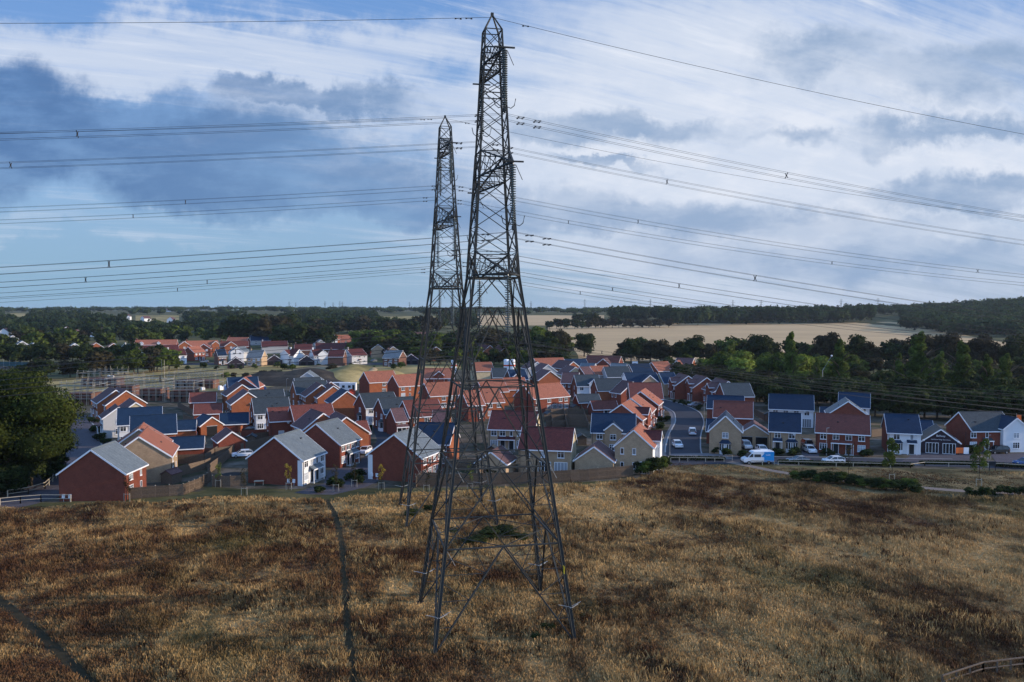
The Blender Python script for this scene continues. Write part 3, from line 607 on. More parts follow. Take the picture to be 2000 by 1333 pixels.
# --- far estate
FE = [
 ('left of the two big white gabled houses at the front of the far estate', (7, 720, 400), (7, 800, 402), 'white', 'maroon', 9, 'R:wwdn', [('R', -2.6, 5.5, .4, 8, 'white', 'maroon')]),
 ('right of the two big white gabled houses at the front of the far estate', (7, 905, 402), (7, 985, 400), 'white', 'maroon', 9, 'R:wwdn', [('R', 2.6, 5.5, .4, 8, 'white', 'maroon')]),
 ('white rendered house with maroon roof and sunlit yellow end in the far estate', (7, 1205, 402), (7, 1335, 396), 'greyw', 'maroon', 9, 'R:wdw', []),
 ('pale stone house with grey hipped roof in the far estate', (7, 380, 410), (7, 505, 410), 'buff', 'grey', 10, 'R:wdw', []),
 ('brown brick house with slate roof left of the pale stone house', (7, 95, 402), (7, 170, 400), 'brown', 'slate', 9, 'R:wdw', []),
 ('brown brick house with grey pyramid roof at the right of the far estate', (7, 1545, 410), (7, 1680, 412), 'brown', 'grey', 10, 'R:wdw', []),
 ('small white rendered house between two brick ones, far estate', (7, 275, 385), (7, 262, 378), 'white', 'grey', 7, 'G:ww', []),
 ('white sided house with maroon roof and cream gable, left part of far estate', (6, 1300, 370), (6, 1440, 366), 'white', 'maroon', 9, 'R:wdw', []),
 ('brick house with tiled roof and white dormers, left part of far estate', (6, 1470, 350), (6, 1560, 345), 'red', 'tile', 9, 'R:wdw', []),
 ('orange gabled brick house behind the white sided one', (6, 1440, 308), (6, 1420, 300), 'orange', 'tile', 9, 'G:w', []),
 ('long tiled terrace with three dormers along the back of far estate', (6, 1060, 297), (6, 1385, 294), 'red', 'tile', 9, 'R:ww', [('R', -9, 2, .2, 7.2, 'white', 'tile'), ('R', 2, 2, .2, 7.2, 'white', 'tile')]),
 ('long maroon roofed terrace below the dormered one', (6, 1070, 342), (6, 1390, 335), 'brown', 'maroon', 9, '', []),
 ('grey roofed house with hipped end at the left of the far estate', (6, 1075, 378), (6, 1190, 376), 'greyw', 'grey', 9, 'R:ww', []),
 ('grey stone block with slate roof and scaffold at the estate corner', (6, 970, 330), (6, 1045, 326), 'greyw', 'slate', 9, 'R:ww', []),
 ('tiled terrace with two orange gables, middle back of far estate', (6, 1450, 305), (6, 1700, 300), 'red', 'tile', 9, 'R:ww', [('R', 8, 5, .6, 8, 'orange', 'tile')]),
 ('brick gable facing left beside the dormered brick house', (6, 1590, 328), (6, 1610, 322), 'red', 'rust', 8, 'G:ww', []),
 ('orange brick gable right of the tiled terrace, far estate', (6, 1805, 310), (6, 1790, 304), 'orange', 'tile', 8, 'G:w', []),
 ('white hipped bungalow roof in the far estate', (6, 1830, 352), (6, 1860, 350), 'greyw', 'grey', 8, 'R:ww', []),
 ('big blue slate roofed hall with cream gable, tallest roof in far estate', (7, 385, 283), (7, 555, 281), 'greyw', 'slate', 12, 'R:ww', []),
 ('tiled roof left of the blue slate hall', (7, 200, 300), (7, 370, 300), 'red', 'tile', 9, '', []),
 ('maroon roofed terrace with brick gable left of the hall', (7, 130, 335), (7, 370, 332), 'red', 'rust', 9, 'R:ww', [('R', -2, 5, .6, 8, 'orange', 'tile')]),
 ('long maroon roof right of the blue slate hall', (7, 480, 333), (7, 700, 330), 'greyw', 'maroon', 10, '', []),
 ('brick house with tiled roof behind the white houses', (7, 830, 283), (7, 970, 282), 'orange', 'tile', 9, 'R:ww', []),
 ('white gable between two tiled roofs at the back of far estate', (7, 1090, 285), (7, 1060, 280), 'white', 'tile', 7, '', []),
 ('tiled terrace at the back of far estate beyond the white gable', (7, 1105, 283), (7, 1225, 280), 'orange', 'tile', 9, 'R:ww', []),
 ('tiled terrace stepping down right of the back terrace', (7, 1150, 305), (7, 1265, 304), 'orange', 'tile', 9, 'R:ww', []),
 ('grey gabled house in front of the back terraces', (7, 985, 322), (7, 960, 316), 'greyw', 'grey', 8, '', []),
 ('very long maroon roof behind the two big white houses', (7, 940, 350), (7, 1230, 347), 'brown', 'maroon', 10, '', []),
 ('dark slate roof with yellow chimney gable beside the white rendered house', (7, 1190, 345), (7, 1335, 340), 'paleyellow', 'slate', 9, '', []),
 ('maroon roof in front of the very long one', (7, 1060, 408), (7, 1190, 408), 'brown', 'maroon', 9, '', []),
 ('maroon roof between the white gables', (7, 760, 360), (7, 910, 358), 'brown', 'maroon', 9, '', []),
 ('slate roofed house behind the yellow chimney gable', (7, 1345, 320), (7, 1450, 318), 'brown', 'slate', 9, '', []),
 ('maroon roofed house with cream gable near the far trees', (7, 1560, 305), (7, 1690, 304), 'cream', 'maroon', 9, 'R:ww', []),
 ('dark roofed house left of the cream gabled maroon one', (7, 1445, 300), (7, 1540, 298), 'brown', 'slate', 9, '', []),
 ('pale sided terrace with dark roof beside the parking court', (7, 1470, 360), (7, 1500, 352), 'buff', 'slate', 8, 'L:wdw', []),
 ('maroon gabled house behind the grey pyramid roof', (7, 1600, 378), (7, 1575, 368), 'buff', 'maroon', 9, '', []),
 ('brick gable with maroon roof left of the pale sided terrace', (7, 1440, 345), (7, 1410, 340), 'red', 'maroon', 7, '', []),
 ('orange gabled house among trees left of the far estate', (6, 752, 318), (6, 740, 314), 'orange', 'tile', 8, '', []),
 ('larger orange gabled house among trees left of the far estate', (6, 888, 322), (6, 870, 316), 'orange', 'tile', 9, '', []),
 ('small white gable among trees far left', (6, 585, 322), (6, 575, 318), 'white', 'grey', 6, '', []),
 ('white edged bungalow roof far left, nearest the hedge', (6, 265, 320), (6, 240, 314), 'greyw', 'grey', 8, '', []),
 ('white edged bungalow roof far left, behind another', (6, 175, 305), (6, 150, 300), 'greyw', 'grey', 8, '', []),
 ('white edged bungalow roof at the far left edge', (6, 100, 262), (6, 80, 258), 'greyw', 'grey', 8, '', []),
 ('low cream walled building at the far left edge', (6, 0, 300), (6, 80, 300), 'cream', 'grey', 8, '', []),
 ('brick gable with solar panels among trees, left of the silos', (3, 200, -10), (3, 190, -14), 'orange', 'plum', 8, '', []),
]
for lb, a, b, wl, rf, W, fac, wg in FE:
    far = Z(*a)[1] < 676
    H(lb, Z(*a), Z(*b), wl, rf, W, det=False, fac=fac, wings=wg, hr=8.3, L=(9 if abs(a[1]-b[1]) < 40 else None), chim=1 if abs(a[1]-b[1]) > 40 else 0)
for lb, a, b in (('black boarded open cart lodge between the pale stone and white houses', (7, 590, 448), (7, 588, 440)), ('black boarded open cart lodge between the two white gabled houses', (7, 865, 452), (7, 863, 444)), ('black boarded open cart lodge at the right end of the far estate', (7, 1752, 442), (7, 1750, 434)), ('black boarded open cart lodge at the left of the pale stone house', (7, 262, 470), (7, 260, 462))):
    house(lb, Z(*a), Z(*b), 'dark', 'maroon', 8, det=False, hr=5.6, L=7, fac='G:gg', name='cart_lodge', cat='garage')
def panels(lb, a, b, k):
    t = H(lb, Z(*a), Z(*b), 'orange', 'plum', 9, det=False, hr=8, L=11)
    return t
H('brick house with solar panels on its plum roof, nearer of the two beside the wood', Z(12, 462, -95) if 0 else (991, 675), (965, 672.5), 'orange', 'maroon', 10, det=False, hr=8, L=12)
H('brick house with plum roof, left of the solar panel house', (957, 674.5), (930, 672.5), 'orange', 'maroon', 10, det=False, hr=8, L=12)
# ---------------------------------------------------------------- pylons
PR = [(0, 6.35), (30.1, 2.5), (32.9, 2.12), (44.6, 1.35), (54.2, .86), (55.9, .78), (57.45, .06)]
def half(z):
    for (a, wa), (b, wb) in zip(PR, PR[1:]):
        if z <= b: return wa+(wb-wa)*(z-a)/(b-a)
    return .06
ARMS = [(52.6, 5.85, 1.6, 47.0), (42.2, 9.3, 2.4, 36.5), (33.1, 7.2, 2.2, 27.4)]
def pylon(label, loc, rz):
    t = thing('electricity_pylon', label, 'pylon', loc, rz, 'lattice electricity pylons')
    def cr(i, z):
        h = half(z); s = ((-1, -1), (1, -1), (1, 1), (-1, 1))[i]; return Vector((s[0]*h, s[1]*h, z))
    for i in range(4):
        m = MB()
        zs = [0, 8.8, 15.7, 22.9, 30.1, 32.9]
        for a, b in zip(zs, zs[1:]):
            w = .44-.0045*a
            p, q = cr(i, a), cr(i, b); m.bar(p, q, w, .035, 'steel', up=(1, 1, 0) if i % 2 else (1, -1, 0)); m.bar(p, q, .035, w, 'steel', up=(1, 1, 0) if i % 2 else (1, -1, 0)); m.bar(p, q, w*.5, w*.5, 'steel')
        m.box(tuple(cr(i, 0)-Vector((.35, .35, .3))), tuple(cr(i, 0)+Vector((.35, .35, .08))), 'soil')
        # redundant struts round the lower leg
        m.obj('leg', t)
    lb = MB()
    def face_pts(f, z): return cr(f, z), cr((f+1) % 4, z)
    for f in range(4):
        for z0, z1, wd in ((0, 8.8, .17), (8.8, 15.7, .16), (15.7, 22.9, .14), (22.9, 30.1, .13)):
            a0, b0 = face_pts(f, z0); a1, b1 = face_pts(f, z1); q = (a1+b1)/2
            lb.bar(a1, b1, .15, .12, 'steel')
            for lo, hi in ((a0, a1), (b0, b1)):
                lb.bar(lo, q, wd, wd*.7, 'steel')
                for k in (.25, .5, .75):
                    lb.bar(lo.lerp(hi, k), lo.lerp(q, k), .07, .05, 'steel')
                    if k < .75 or z0 < 10: lb.bar(lo.lerp(hi, k+.18), lo.lerp(q, k), .07, .05, 'steel')
                lb.bar(hi.lerp(q, .5), lo.lerp(q, .75), .06, .05, 'steel')
        a, b = face_pts(f, 30.1); c, d = face_pts(f, 32.9); lb.bar(a, (c+d)/2, .11, .09, 'steel'); lb.bar(b, (c+d)/2, .11, .09, 'steel'); lb.bar(c, d, .2, .14, 'steel')
        a, b = face_pts(f, 30.1); e, g = face_pts(f, 26.3); q = (a+b)/2
        lb.bar(q, e, .09, .07, 'steel'); lb.bar(q, g, .09, .07, 'steel')
    for z in (8.8, 15.7, 22.9, 30.1, 32.9):
        a, b, c, d = [cr(i, z) for i in range(4)]
        lb.bar((a+b)/2, (b+c)/2, .08, .06, 'steel'); lb.bar((b+c)/2, (c+d)/2, .08, .06, 'steel'); lb.bar((c+d)/2, (d+a)/2, .08, .06, 'steel'); lb.bar((d+a)/2, (a+b)/2, .08, .06, 'steel')
    lb.obj('leg_bracing', t)
    ub = MB(); zs = [32.9, 35.3, 37.6, 39.9, 42.2, 44.6, 46.5, 48.3, 50, 51.3, 52.6, 54.2]
    for i in range(4):
        ub.bar(cr(i, 32.9), cr(i, 44.6), .22, .22, 'steel'); ub.bar(cr(i, 44.6), cr(i, 54.2), .17, .17, 'steel')
    for a, b in zip(zs, zs[1:]):
        for f in range(4):
            p, q = face_pts(f, a); r, s = face_pts(f, b); wd = .11 if a < 44 else .085
            ub.bar(p, s, wd, .06, 'steel'); ub.bar(q, r, wd, .06, 'steel')
            if a in (42.2, 44.6, 52.6, 50): ub.bar(p, q, .1, .08, 'steel')
    ub.obj('mast', t)
    pk = MB(); top = Vector((0, 0, 57.45))
    for i in range(4):
        pk.bar(cr(i, 54.2), cr(i, 55.9), .14, .14, 'steel'); pk.bar(cr(i, 55.9), top, .13, .13, 'steel', w2=.1, h2=.1)
        pk.bar(cr(i, 54.2), cr((i+1) % 4, 55.9), .07, .06, 'steel'); pk.bar(cr((i+1) % 4, 54.2), cr(i, 55.9), .07, .06, 'steel')
        pk.bar(cr(i, 54.2), cr((i+1) % 4, 54.2), .1, .08, 'steel'); pk.bar(cr(i, 55.9), cr((i+1) % 4, 55.9), .09, .07, 'steel')
    pk.box((-.13, -.13, 57.3), (.13, .13, 57.6), 'steel'); pk.obj('peak', t)
    for h, a, dp, hc in ARMS:
        for s in (-1, 1):
            m = MB(); tip = Vector((0, s*a, h)); hb = half(h); ht = half(h+dp)
            B_ = [Vector((-hb, s*hb, h)), Vector((hb, s*hb, h))]; U_ = [Vector((-ht, s*ht, h+dp)), Vector((ht, s*ht, h+dp))]
            for p in B_: m.bar(p, tip, .17, .14, 'steel')
            for p in U_: m.bar(p, tip, .15, .12, 'steel')
            n = 6
            for k in range(n):
                f0, f1 = k/n, (k+1)/n
                for q in (0, 1):
                    m.bar(B_[q].lerp(tip, f0), U_[q].lerp(tip, f1), .06, .05, 'steel'); m.bar(U_[q].lerp(tip, f0), B_[q].lerp(tip, f0), .06, .05, 'steel')
                m.bar(B_[0].lerp(tip, f0), B_[1].lerp(tip, f1), .06, .05, 'steel'); m.bar(B_[1].lerp(tip, f0), B_[0].lerp(tip, f0), .06, .05, 'steel')
                m.bar(U_[0].lerp(tip, f0), U_[1].lerp(tip, f0), .05, .05, 'steel')
            m.bar(tip-Vector((.9, 0, 0)), tip+Vector((.9, 0, 0)), .16, .12, 'steel')
            m.obj('crossarm', t)
            mi = MB(); ln = h-hc-.55; nd = int(ln/.2); prof = [(.03, 0)]
            for k in range(nd):
                z = -.25-k*ln/nd*.95; prof += [(.06, z), (.27, z-.03), (.26, z-.08), (.07, z-.11)]
            prof.append((.03, -ln-.1))
            mi.lathe(prof[::-1], tuple(tip), 'porcelain', 9)
            for sx in (-1, 1):
                mi.tube([tip+Vector((sx*.1, 0, -ln+.0)), tip+Vector((sx*.55, 0, -ln-.15)), tip+Vector((sx*.85, 0, -ln+.1)), tip+Vector((sx*.98, 0, -ln+.7))], .04, 'steel', 5)
            mi.tube([tip+Vector((.25, 0, -.3)), tip+Vector((.8, 0, -1.5))], .03, 'steel', 4)
            mi.bar(tip+Vector((0, -.3, -ln-.3)), tip+Vector((0, .3, -ln-.3)), .12, .3, 'steel'); mi.bar(tip+Vector((0, 0, -ln)), tip+Vector((0, 0, -ln-.55)), .12, .12, 'steel')
            mi.obj('insulator_string', t)
    # anti climb spikes and warning plate
    for i in range(4):
        m = MB(); s = ((-1, -1), (1, -1), (1, 1), (-1, 1))[i]
        c = cr(i, 3.1)
        for dx, dy in ((1, .2), (-1, -.1), (.2, 1), (-.2, -1)): m.bar(c, c+Vector((dx*1.1, dy*1.1, .35)), .05, .04, 'steel_light')
        m.bar(c+Vector((-.8, 0, .25)), c+Vector((0, -.8, .25)), .04, .04, 'steel_light'); m.bar(c+Vector((.8, 0, .25)), c+Vector((0, -.8, .25)), .04, .04, 'steel_light')
        m.obj('climbing_guard', t)
    # small light coloured gusset plates and loose ends
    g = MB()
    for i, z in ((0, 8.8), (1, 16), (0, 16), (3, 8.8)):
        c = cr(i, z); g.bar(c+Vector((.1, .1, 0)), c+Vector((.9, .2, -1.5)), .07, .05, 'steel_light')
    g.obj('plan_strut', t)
    return t
RZ = R(12.0); lx = Vector((cos(RZ), sin(RZ), 0)); ly = Vector((-sin(RZ), cos(RZ), 0))
C1 = Vector((-1.85, 75.5, 0)); C2 = Vector((-9.55, 114.9, 0))
py1 = pylon('tallest lattice pylon standing in the dry field, in front of the other', C1, RZ)
mb = MB(); mb.box((6.0, -5.4, 6.2), (6.03, -4.9, 6.85), 'yellow'); w = mb.obj('warning_plate', py1); w.rotation_euler = (0, 0, 0); w.location = (-.6, -.7, 0)
py2 = dup(py1, 'smaller looking lattice pylon farther back at the field edge', C2, RZ)
for c in list(py2.children):
    if c.name.startswith('warning_plate'): bpy.data.objects.remove(c)
def sag(s):
    return (.165 if s > 0 else .098)*abs(s)*(1-abs(s)/360)
def spanpts(base, off, smin=-150, smax=230, step=5):
    out = []
    for k in range(int((smax-smin)/step)+1):
        s = smin+k*step; out.append(base+lx*s+off-Vector((0, 0, sag(s))))
    return out
nlab = {0: 'uppermost', 1: 'middle', 2: 'lowest'}
for pi_, (c, who) in enumerate(((C1, 'tall front pylon'), (C2, 'farther pylon'))):
    t = thing('earth_wire', 'single thin earth wire running over the tip of the '+who, 'power line', c+Vector((0, 0, 57.2)), 0, 'earth wires over the pylons')
    m = MB(); m.tube([p for p in spanpts(Vector((0, 0, 0)), Vector((0, 0, 0)))], .02, 'wire', 4); m.obj('wire', t)
    for s in (-3.2, -2.2, 3.2):
        m = MB(); p = lx*s-Vector((0, 0, sag(s)+.06)); m.bar(p-lx*.3, p+lx*.3, .03, .03, 'wire'); m.bar(p-lx*.32, p-lx*.16, .1, .1, 'wire'); m.bar(p+lx*.16, p+lx*.32, .1, .1, 'wire'); m.obj('damper', t)
    for ai, (h, a, dp, hc) in enumerate(ARMS):
        for s_, side in ((-1, 'near'), (1, 'far')):
            base = c+ly*(s_*a)+Vector((0, 0, hc))
            t = thing('conductor_bundle', f'{nlab[ai]} {side} side bundle of four wires hung from the {who}', 'power line', base, 0, 'four wire conductor bundles')
            wd = [(-.25, -.1), (.25, -.1), (-.25, -.6), (.25, -.6)] if True else []
            for dy, dz in wd:
                m = MB(); m.tube(spanpts(Vector((0, 0, 0)), ly*dy+Vector((0, 0, dz))), .012, 'wire', 4); m.obj('wire', t)
            def X_(s, big):
                m = MB(); o = lx*s-Vector((0, 0, sag(s)))
                for dy, dz in wd:
                    m.bar(o+Vector((0, 0, -.35)), o+ly*dy+Vector((0, 0, dz)), .045, .045, 'wire')
                m.bar(o+lx*-.05+Vector((0, 0, -.35)), o+lx*.05+Vector((0, 0, -.35)), .09, .09, 'wire'); m.obj('spacer', t)
            for s in ((-95, -38+ai*3-s_*4, 29-ai*5+s_*2, 84+ai*4) if s_ < 0 else (-100, -43+ai*5, 20+ai*3, 66-ai*5)): X_(s, 1)
            for s in (-2.3, 1.4, 2.9):
                for dy, dz in wd:
                    m = MB()
                    o = lx*s+ly*dy+Vector((0, 0, dz-.05-sag(s))); m.bar(o-lx*.28, o+lx*.28, .025, .025, 'wire'); m.bar(o-lx*.3, o-lx*.15, .1, .09, 'wire'); m.bar(o+lx*.15, o+lx*.3, .1, .09, 'wire'); m.obj('damper', t)
# distant pylons on the skyline
first = None
for k, (px, D, hh) in enumerate(((565, 4200, 46), (578, 4600, 46), (635, 4000, 46), (651, 4400, 46), (664, 3900, 46), (669, 4300, 48), (800, 4100, 46), (1037, 3600, 46), (1142, 3400, 52), (1270, 3000, 48), (1431, 3300, 48), (1486, 3300, 48), (1642, 3000, 48), (1714, 2700, 48), (1866, 3100, 48))):
    p = PD(px, D)
    lb = 'tiny hazy pylon on the far skyline'
    if first is None:
        first = thing('distant_pylon', lb, 'pylon', p, 0, 'tiny pylons on the skyline')
        m = MB()
        for i in range(4):
            s = ((-1, -1), (1, -1), (1, 1), (-1, 1))[i]
            m.bar((s[0]*3.5, s[1]*3.5, 0), (s[0]*1, s[1]*1, 28), .5, .5, 'steel'); m.bar((s[0], s[1], 28), (0, 0, 48), .45, .45, 'steel')
        for z in (8, 16, 22): m.bar((-3.5+z*.09, 0, z), (3.5-z*.09, 0, z), .4, .3, 'steel')
        m.obj('mast', first)
        for z, a in ((29, 6), (36, 8), (43, 5)):
            m = MB(); m.bar((-a, 0, z), (a, 0, z), .6, .5, 'steel'); m.bar((-a, 0, z), (0, 0, z+2), .4, .4, 'steel'); m.bar((a, 0, z), (0, 0, z+2), .4, .4, 'steel'); m.obj('crossarm', first)
    else: dup(first, lb, p, random.uniform(-.6, .6), scale=hh/46)
# ---------------------------------------------------------------- vehicles
def car(label, loc, rz, paint, kind='hatch', group='parked cars'):
    t = thing('parked_car', label, 'car', loc, rz, group)
    L_, W_ = 4.2, 1.76; b = MB(); y = W_/2
    body = [(-2.1, .3), (-2.1, .78), (-1.95, .92), (-1.05, .98), (1.5, 1.0), (2.03, .92), (2.1, .7), (2.08, .3)]
    cab = [(-1.1, .97), (-.3, 1.42), (.1, 1.48), (1.2, 1.46), (1.75, 1.25), (2.0, .95)]
    if kind == 'suv': cab = [(-1.15, .97), (-.5, 1.58), (-.2, 1.66), (1.6, 1.64), (2.0, 1.3), (2.05, .95)]
    if kind == 'coupe': cab = [(-.9, .97), (-.1, 1.36), (.3, 1.4), (1.0, 1.35), (1.7, 1.05), (1.95, .95)]
    def loft(mb, prof, ys, m, inset=0):
        n = len(mb.v); k = len(prof); zt = max(z for _, z in prof); zb = min(z for _, z in prof)
        for s in (-1, 1):
            for x, z in prof:
                f = (z-zb)/(zt-zb); mb.v.append((x*(1-0.01*f), s*(ys-inset*f), z))
        mi = mb.mi(m); mb.f.append(tuple(range(n, n+k))); mb.m.append(mi); mb.f.append(tuple(range(n+2*k-1, n+k-1, -1))); mb.m.append(mi)
        for i in range(k):
            j = (i+1) % k; mb.f.append((n+j, n+i, n+k+i, n+k+j)); mb.m.append(mi)
    loft(b, body, y, paint, .06); bo = b.obj('body', t, False)
    bv = bo.modifiers.new('b', 'BEVEL'); bv.width = .08; bv.segments = 2
    g = MB(); loft(g, cab, y-.08, 'glass', .16); g.obj('windows', t)
    r = MB(); zt = max(z for _, z in cab); xs = [x for x, z in cab if z > zt-.13]
    r.box((min(xs)-.02, -y+.2, zt-.06), (max(xs)+.03, y-.2, zt+.02), paint)
    for s in (-1, 1):
        for (xa, za), (xb, zb) in zip(cab, cab[1:]):
            if abs(za-zb) > .08: 
                fa = (za-.95)/(zt-.95); fb = (zb-.95)/(zt-.95)
                r.bar((xa, s*(y-.08-.16*fa+.005), za), (xb, s*(y-.08-.16*fb+.005), zb), .06, .07, paint)
        r.bar((.45, s*(y-.07), .98), (.45, s*(y-.22), zt-.03), .07, .04, paint)
    r.obj('roof', t)
    for x in (-1.3, 1.3):
        for s in (-1, 1):
            m = MB(); c = (x, s*(y-.02), .31); n = 14
            for k in range(n):
                a0, a1 = 2*pi*k/n, 2*pi*(k+1)/n
                m.poly([(x+.31*cos(a0), c[1]-s*.2, .31+.31*sin(a0)), (x+.31*cos(a1), c[1]-s*.2, .31+.31*sin(a1)), (x+.31*cos(a1), c[1]+s*.04, .31+.31*sin(a1)), (x+.31*cos(a0), c[1]+s*.04, .31+.31*sin(a0))], 'rubber')
                m.poly([(x, c[1]+s*.03, .31), (x+.31*cos(a0), c[1]+s*.04, .31+.31*sin(a0)), (x+.31*cos(a1), c[1]+s*.04, .31+.31*sin(a1))], 'rubber')
                m.poly([(x, c[1]+s*.06, .31), (x+.19*cos(a0), c[1]+s*.05, .31+.19*sin(a0)), (x+.19*cos(a1), c[1]+s*.05, .31+.19*sin(a1))], 'rim')
            m.obj('wheel', t)
    for s in (-1, 1):
        m = MB(); m.box((-2.13, s*.62-.2, .68), (-2.0, s*.62+.2, .84), 'lamp'); m.obj('headlight', t)
        m = MB(); m.box((2.0, s*.66-.16, .74), (2.12, s*.66+.16, .92), 'redlamp'); m.obj('tail_light', t)
    return t
def heading(x, y): return atan2(y, x)
# car front points to local -x
car('white car coming down the side street towards the junction, headlights facing us', P(1323, 874), R(90), 'carwhite', 'hatch', 'cars on the road')
car('white car driving up the side street, seen from behind', P(1352, 849), R(-100), 'carwhite', 'suv', 'cars on the road')
car('white car parked before the left black doorway of the double garage', P(1457, 876), R(90), 'carwhite', 'suv')
car('white car parked behind the van before the right garage doorway', P(1488, 884), R(90), 'carwhite', 'hatch')
car('white car with lighter one behind it between the buff and red brick houses', P(1581, 884), R(90), 'carwhite', 'hatch')
car('white topped car at the back of the drive between buff and red houses', P(1578, 874), R(90), 'carsilver', 'suv')
car('silver car parked on the road right of the van', P(1559, 905), R(4), 'carsilver', 'coupe')
car('white hatchback parked on the road before the red semi detached pair', P(1628, 906), R(4), 'carwhite', 'hatch')
car('pale car parked on the verge by the wood side houses', P(1357, 795), R(20), 'carsilver', 'hatch')
car('black car parked in front of the rightmost white gabled house', P(1949, 886), R(5), 'carblack', 'suv')
car('white car parked by the orange garden wall on the left', P(368, 852), R(10), 'carwhite', 'suv')
car('blue car parked inside the open blue roofed garage mouth', P(421, 846), R(70), 'carblue', 'hatch')
car('dark car parked behind the orange garden wall', P(487, 844), R(15), 'carblack', 'hatch')
car('silver people carrier parked behind the fences left of the white fronted house', P(367, 898), R(5), 'carsilver', 'suv')
car('white car parked at the side of the orange gabled house in the close', P(713, 886), R(80), 'carwhite', 'hatch')
car('white car parked behind the fence between the gardens', P(474, 893), R(20), 'carwhite', 'hatch')
car('white car in the parking court of the far estate', P(1, 1) if 0 else P(353, 711), R(5), 'carwhite', 'hatch')
car('second white car beside it outside the far estate', P(341, 710), R(10), 'carsilver', 'hatch')
car('silver car outside the dark cart lodge in the far estate', P(400, 709), R(10), 'carsilver', 'hatch')
car('pale car in the parking court left of the pyramid roof', P(730, 707), R(60), 'carsilver', 'hatch')
car('turquoise car at the right edge behind the rail fence', P(2003, 910), R(5), 'carblue', 'hatch')
# van
v = thing('parked_van', 'white high roofed van with blue graphics on its rear side, by the footpath', 'van', P(1479, 906), R(3))
b = MB(); prof = [(-3.0, .35), (-3.0, .95), (-2.75, 1.2), (-2.2, 1.35), (-1.35, 2.3), (-1.0, 2.55), (2.8, 2.6), (2.95, 2.45), (2.98, .35)]
b.extr(prof, 'y', -.98, .98, 'carwhite'); o = b.obj('body', v); bv = o.modifiers.new('b', 'BEVEL'); bv.width = .1; bv.segments = 2
m = MB(); m.box((1.0, -1.0, .5), (2.93, -.975, 2.45), 'vanblue'); m.poly([(1.0, -.992, 1.4), (.4, -.992, 1.5), (1.0, -.992, 2.1)], 'vanblue'); m.box((2.97, -.85, .5), (2.995, .85, 2.4), 'vanblue'); m.obj('blue_graphic', v)
m = MB(); m.box((-.95, -1.0, 1.45), (.35, -.985, 2.0), 'glass'); m.obj('side_window', v)
m = MB(); m.poly([(-2.05, -.99, 1.45), (-1.15, -.99, 1.45), (-1.15, -.99, 2.1), (-1.45, -.99, 2.1)], 'glass'); m.obj('cab_window', v)
m = MB(); m.poly([(-2.23, -.8, 1.38), (-2.23, .8, 1.38), (-1.42, .78, 2.28), (-1.42, -.78, 2.28)], 'glass'); m.obj('windscreen', v)
for x in (-2.0, 1.9):
    for s in (-1, 1):
        m = MB(); m.lathe([(.36, -.12), (.36, .1)], (0, 0, 0), 'rubber', 14); m.lathe([(.2, -.14), (.2, .12)], (0, 0, 0), 'rim', 10); o = m.obj('wheel', v); o.rotation_euler = (pi/2, 0, 0); o.location = (x, s*.92, .36)
m = MB(); m.box((-3.04, -.85, .8), (-2.9, -.5, 1.05), 'lamp'); m.obj('headlight', v); m = MB(); m.box((-3.04, .5, .8), (-2.9, .85, 1.05), 'lamp'); m.obj('headlight', v)
m = MB(); m.box((-3.05, -.98, .35), (3.02, .98, .6), 'carblack'); m.obj('bumper_skirt', v)
q = text('mobile', .34, (1.75, -1.01, 1.75), v, 'side_lettering')
# ---------------------------------------------------------------- fences and walls
def fence(label, pts, h=1.8, mat='wood', posts=True, seg=1.83, name='garden_fence', world=False):
    W_ = [Vector(p) if world else P(*p) for p in pts]; t = thing(name, label, 'fence', W_[0]); b0 = W_[0]
    for a, b in zip(W_, W_[1:]):
        L_ = (b-a).length; n = max(1, round(L_/seg))
        if not posts: n = 1
        for i in range(n):
            p = a.lerp(b, i/n)-b0; q = a.lerp(b, (i+1)/n)-b0; d = (q-p).normalized()
            m = MB(); m.bar(p+d*.06+ZUP*(h/2+.04), q-d*.06+ZUP*(h/2+.04+random.uniform(-.03, .03)), .05, h-.05, mat)
            m.bar(p+ZUP*(h*.75)+d.cross(ZUP)*.045, q+ZUP*(h*.75)+d.cross(ZUP)*.045, .04, .08, mat); m.bar(p+ZUP*(h*.25)+d.cross(ZUP)*.045, q+ZUP*(h*.25)+d.cross(ZUP)*.045, .04, .08, mat)
            if posts:
                k = int((q-p).length/.15)
                for j in range(k): m.bar(p.lerp(q, (j+.5)/k)+ZUP*.06, p.lerp(q, (j+.5)/k)+ZUP*(h+.02), .125, .075, mat, up=d)
            m.obj('panel', t)
            if posts: m = MB(); m.bar(p, p+ZUP*(h+.14), .12, .12, mat); m.box(tuple(p+Vector((-.08, -.08, h+.12))), tuple(p+Vector((.08, .08, h+.17))), 'paletimber'); m.obj('post', t)
    return t
fence('curved close boarded timber fence in front of the leftmost grey roofed house', [(136, 979), (248, 976), (358, 968), (390, 955), (412, 941)])
fence('close boarded timber fence running right from the curved one to the white fronted house', [(415, 951), (450, 951), (482, 949)])
fence('long close boarded fence below the buff houses under the pylon', [(812, 951), (880, 949), (960, 947), (1060, 944), (1150, 939), (1237, 931)], 2.0)
fence('timber fence at the foot of the grey slate roof beside the pylon leg', [(812, 953), (822, 944), (860, 943)])
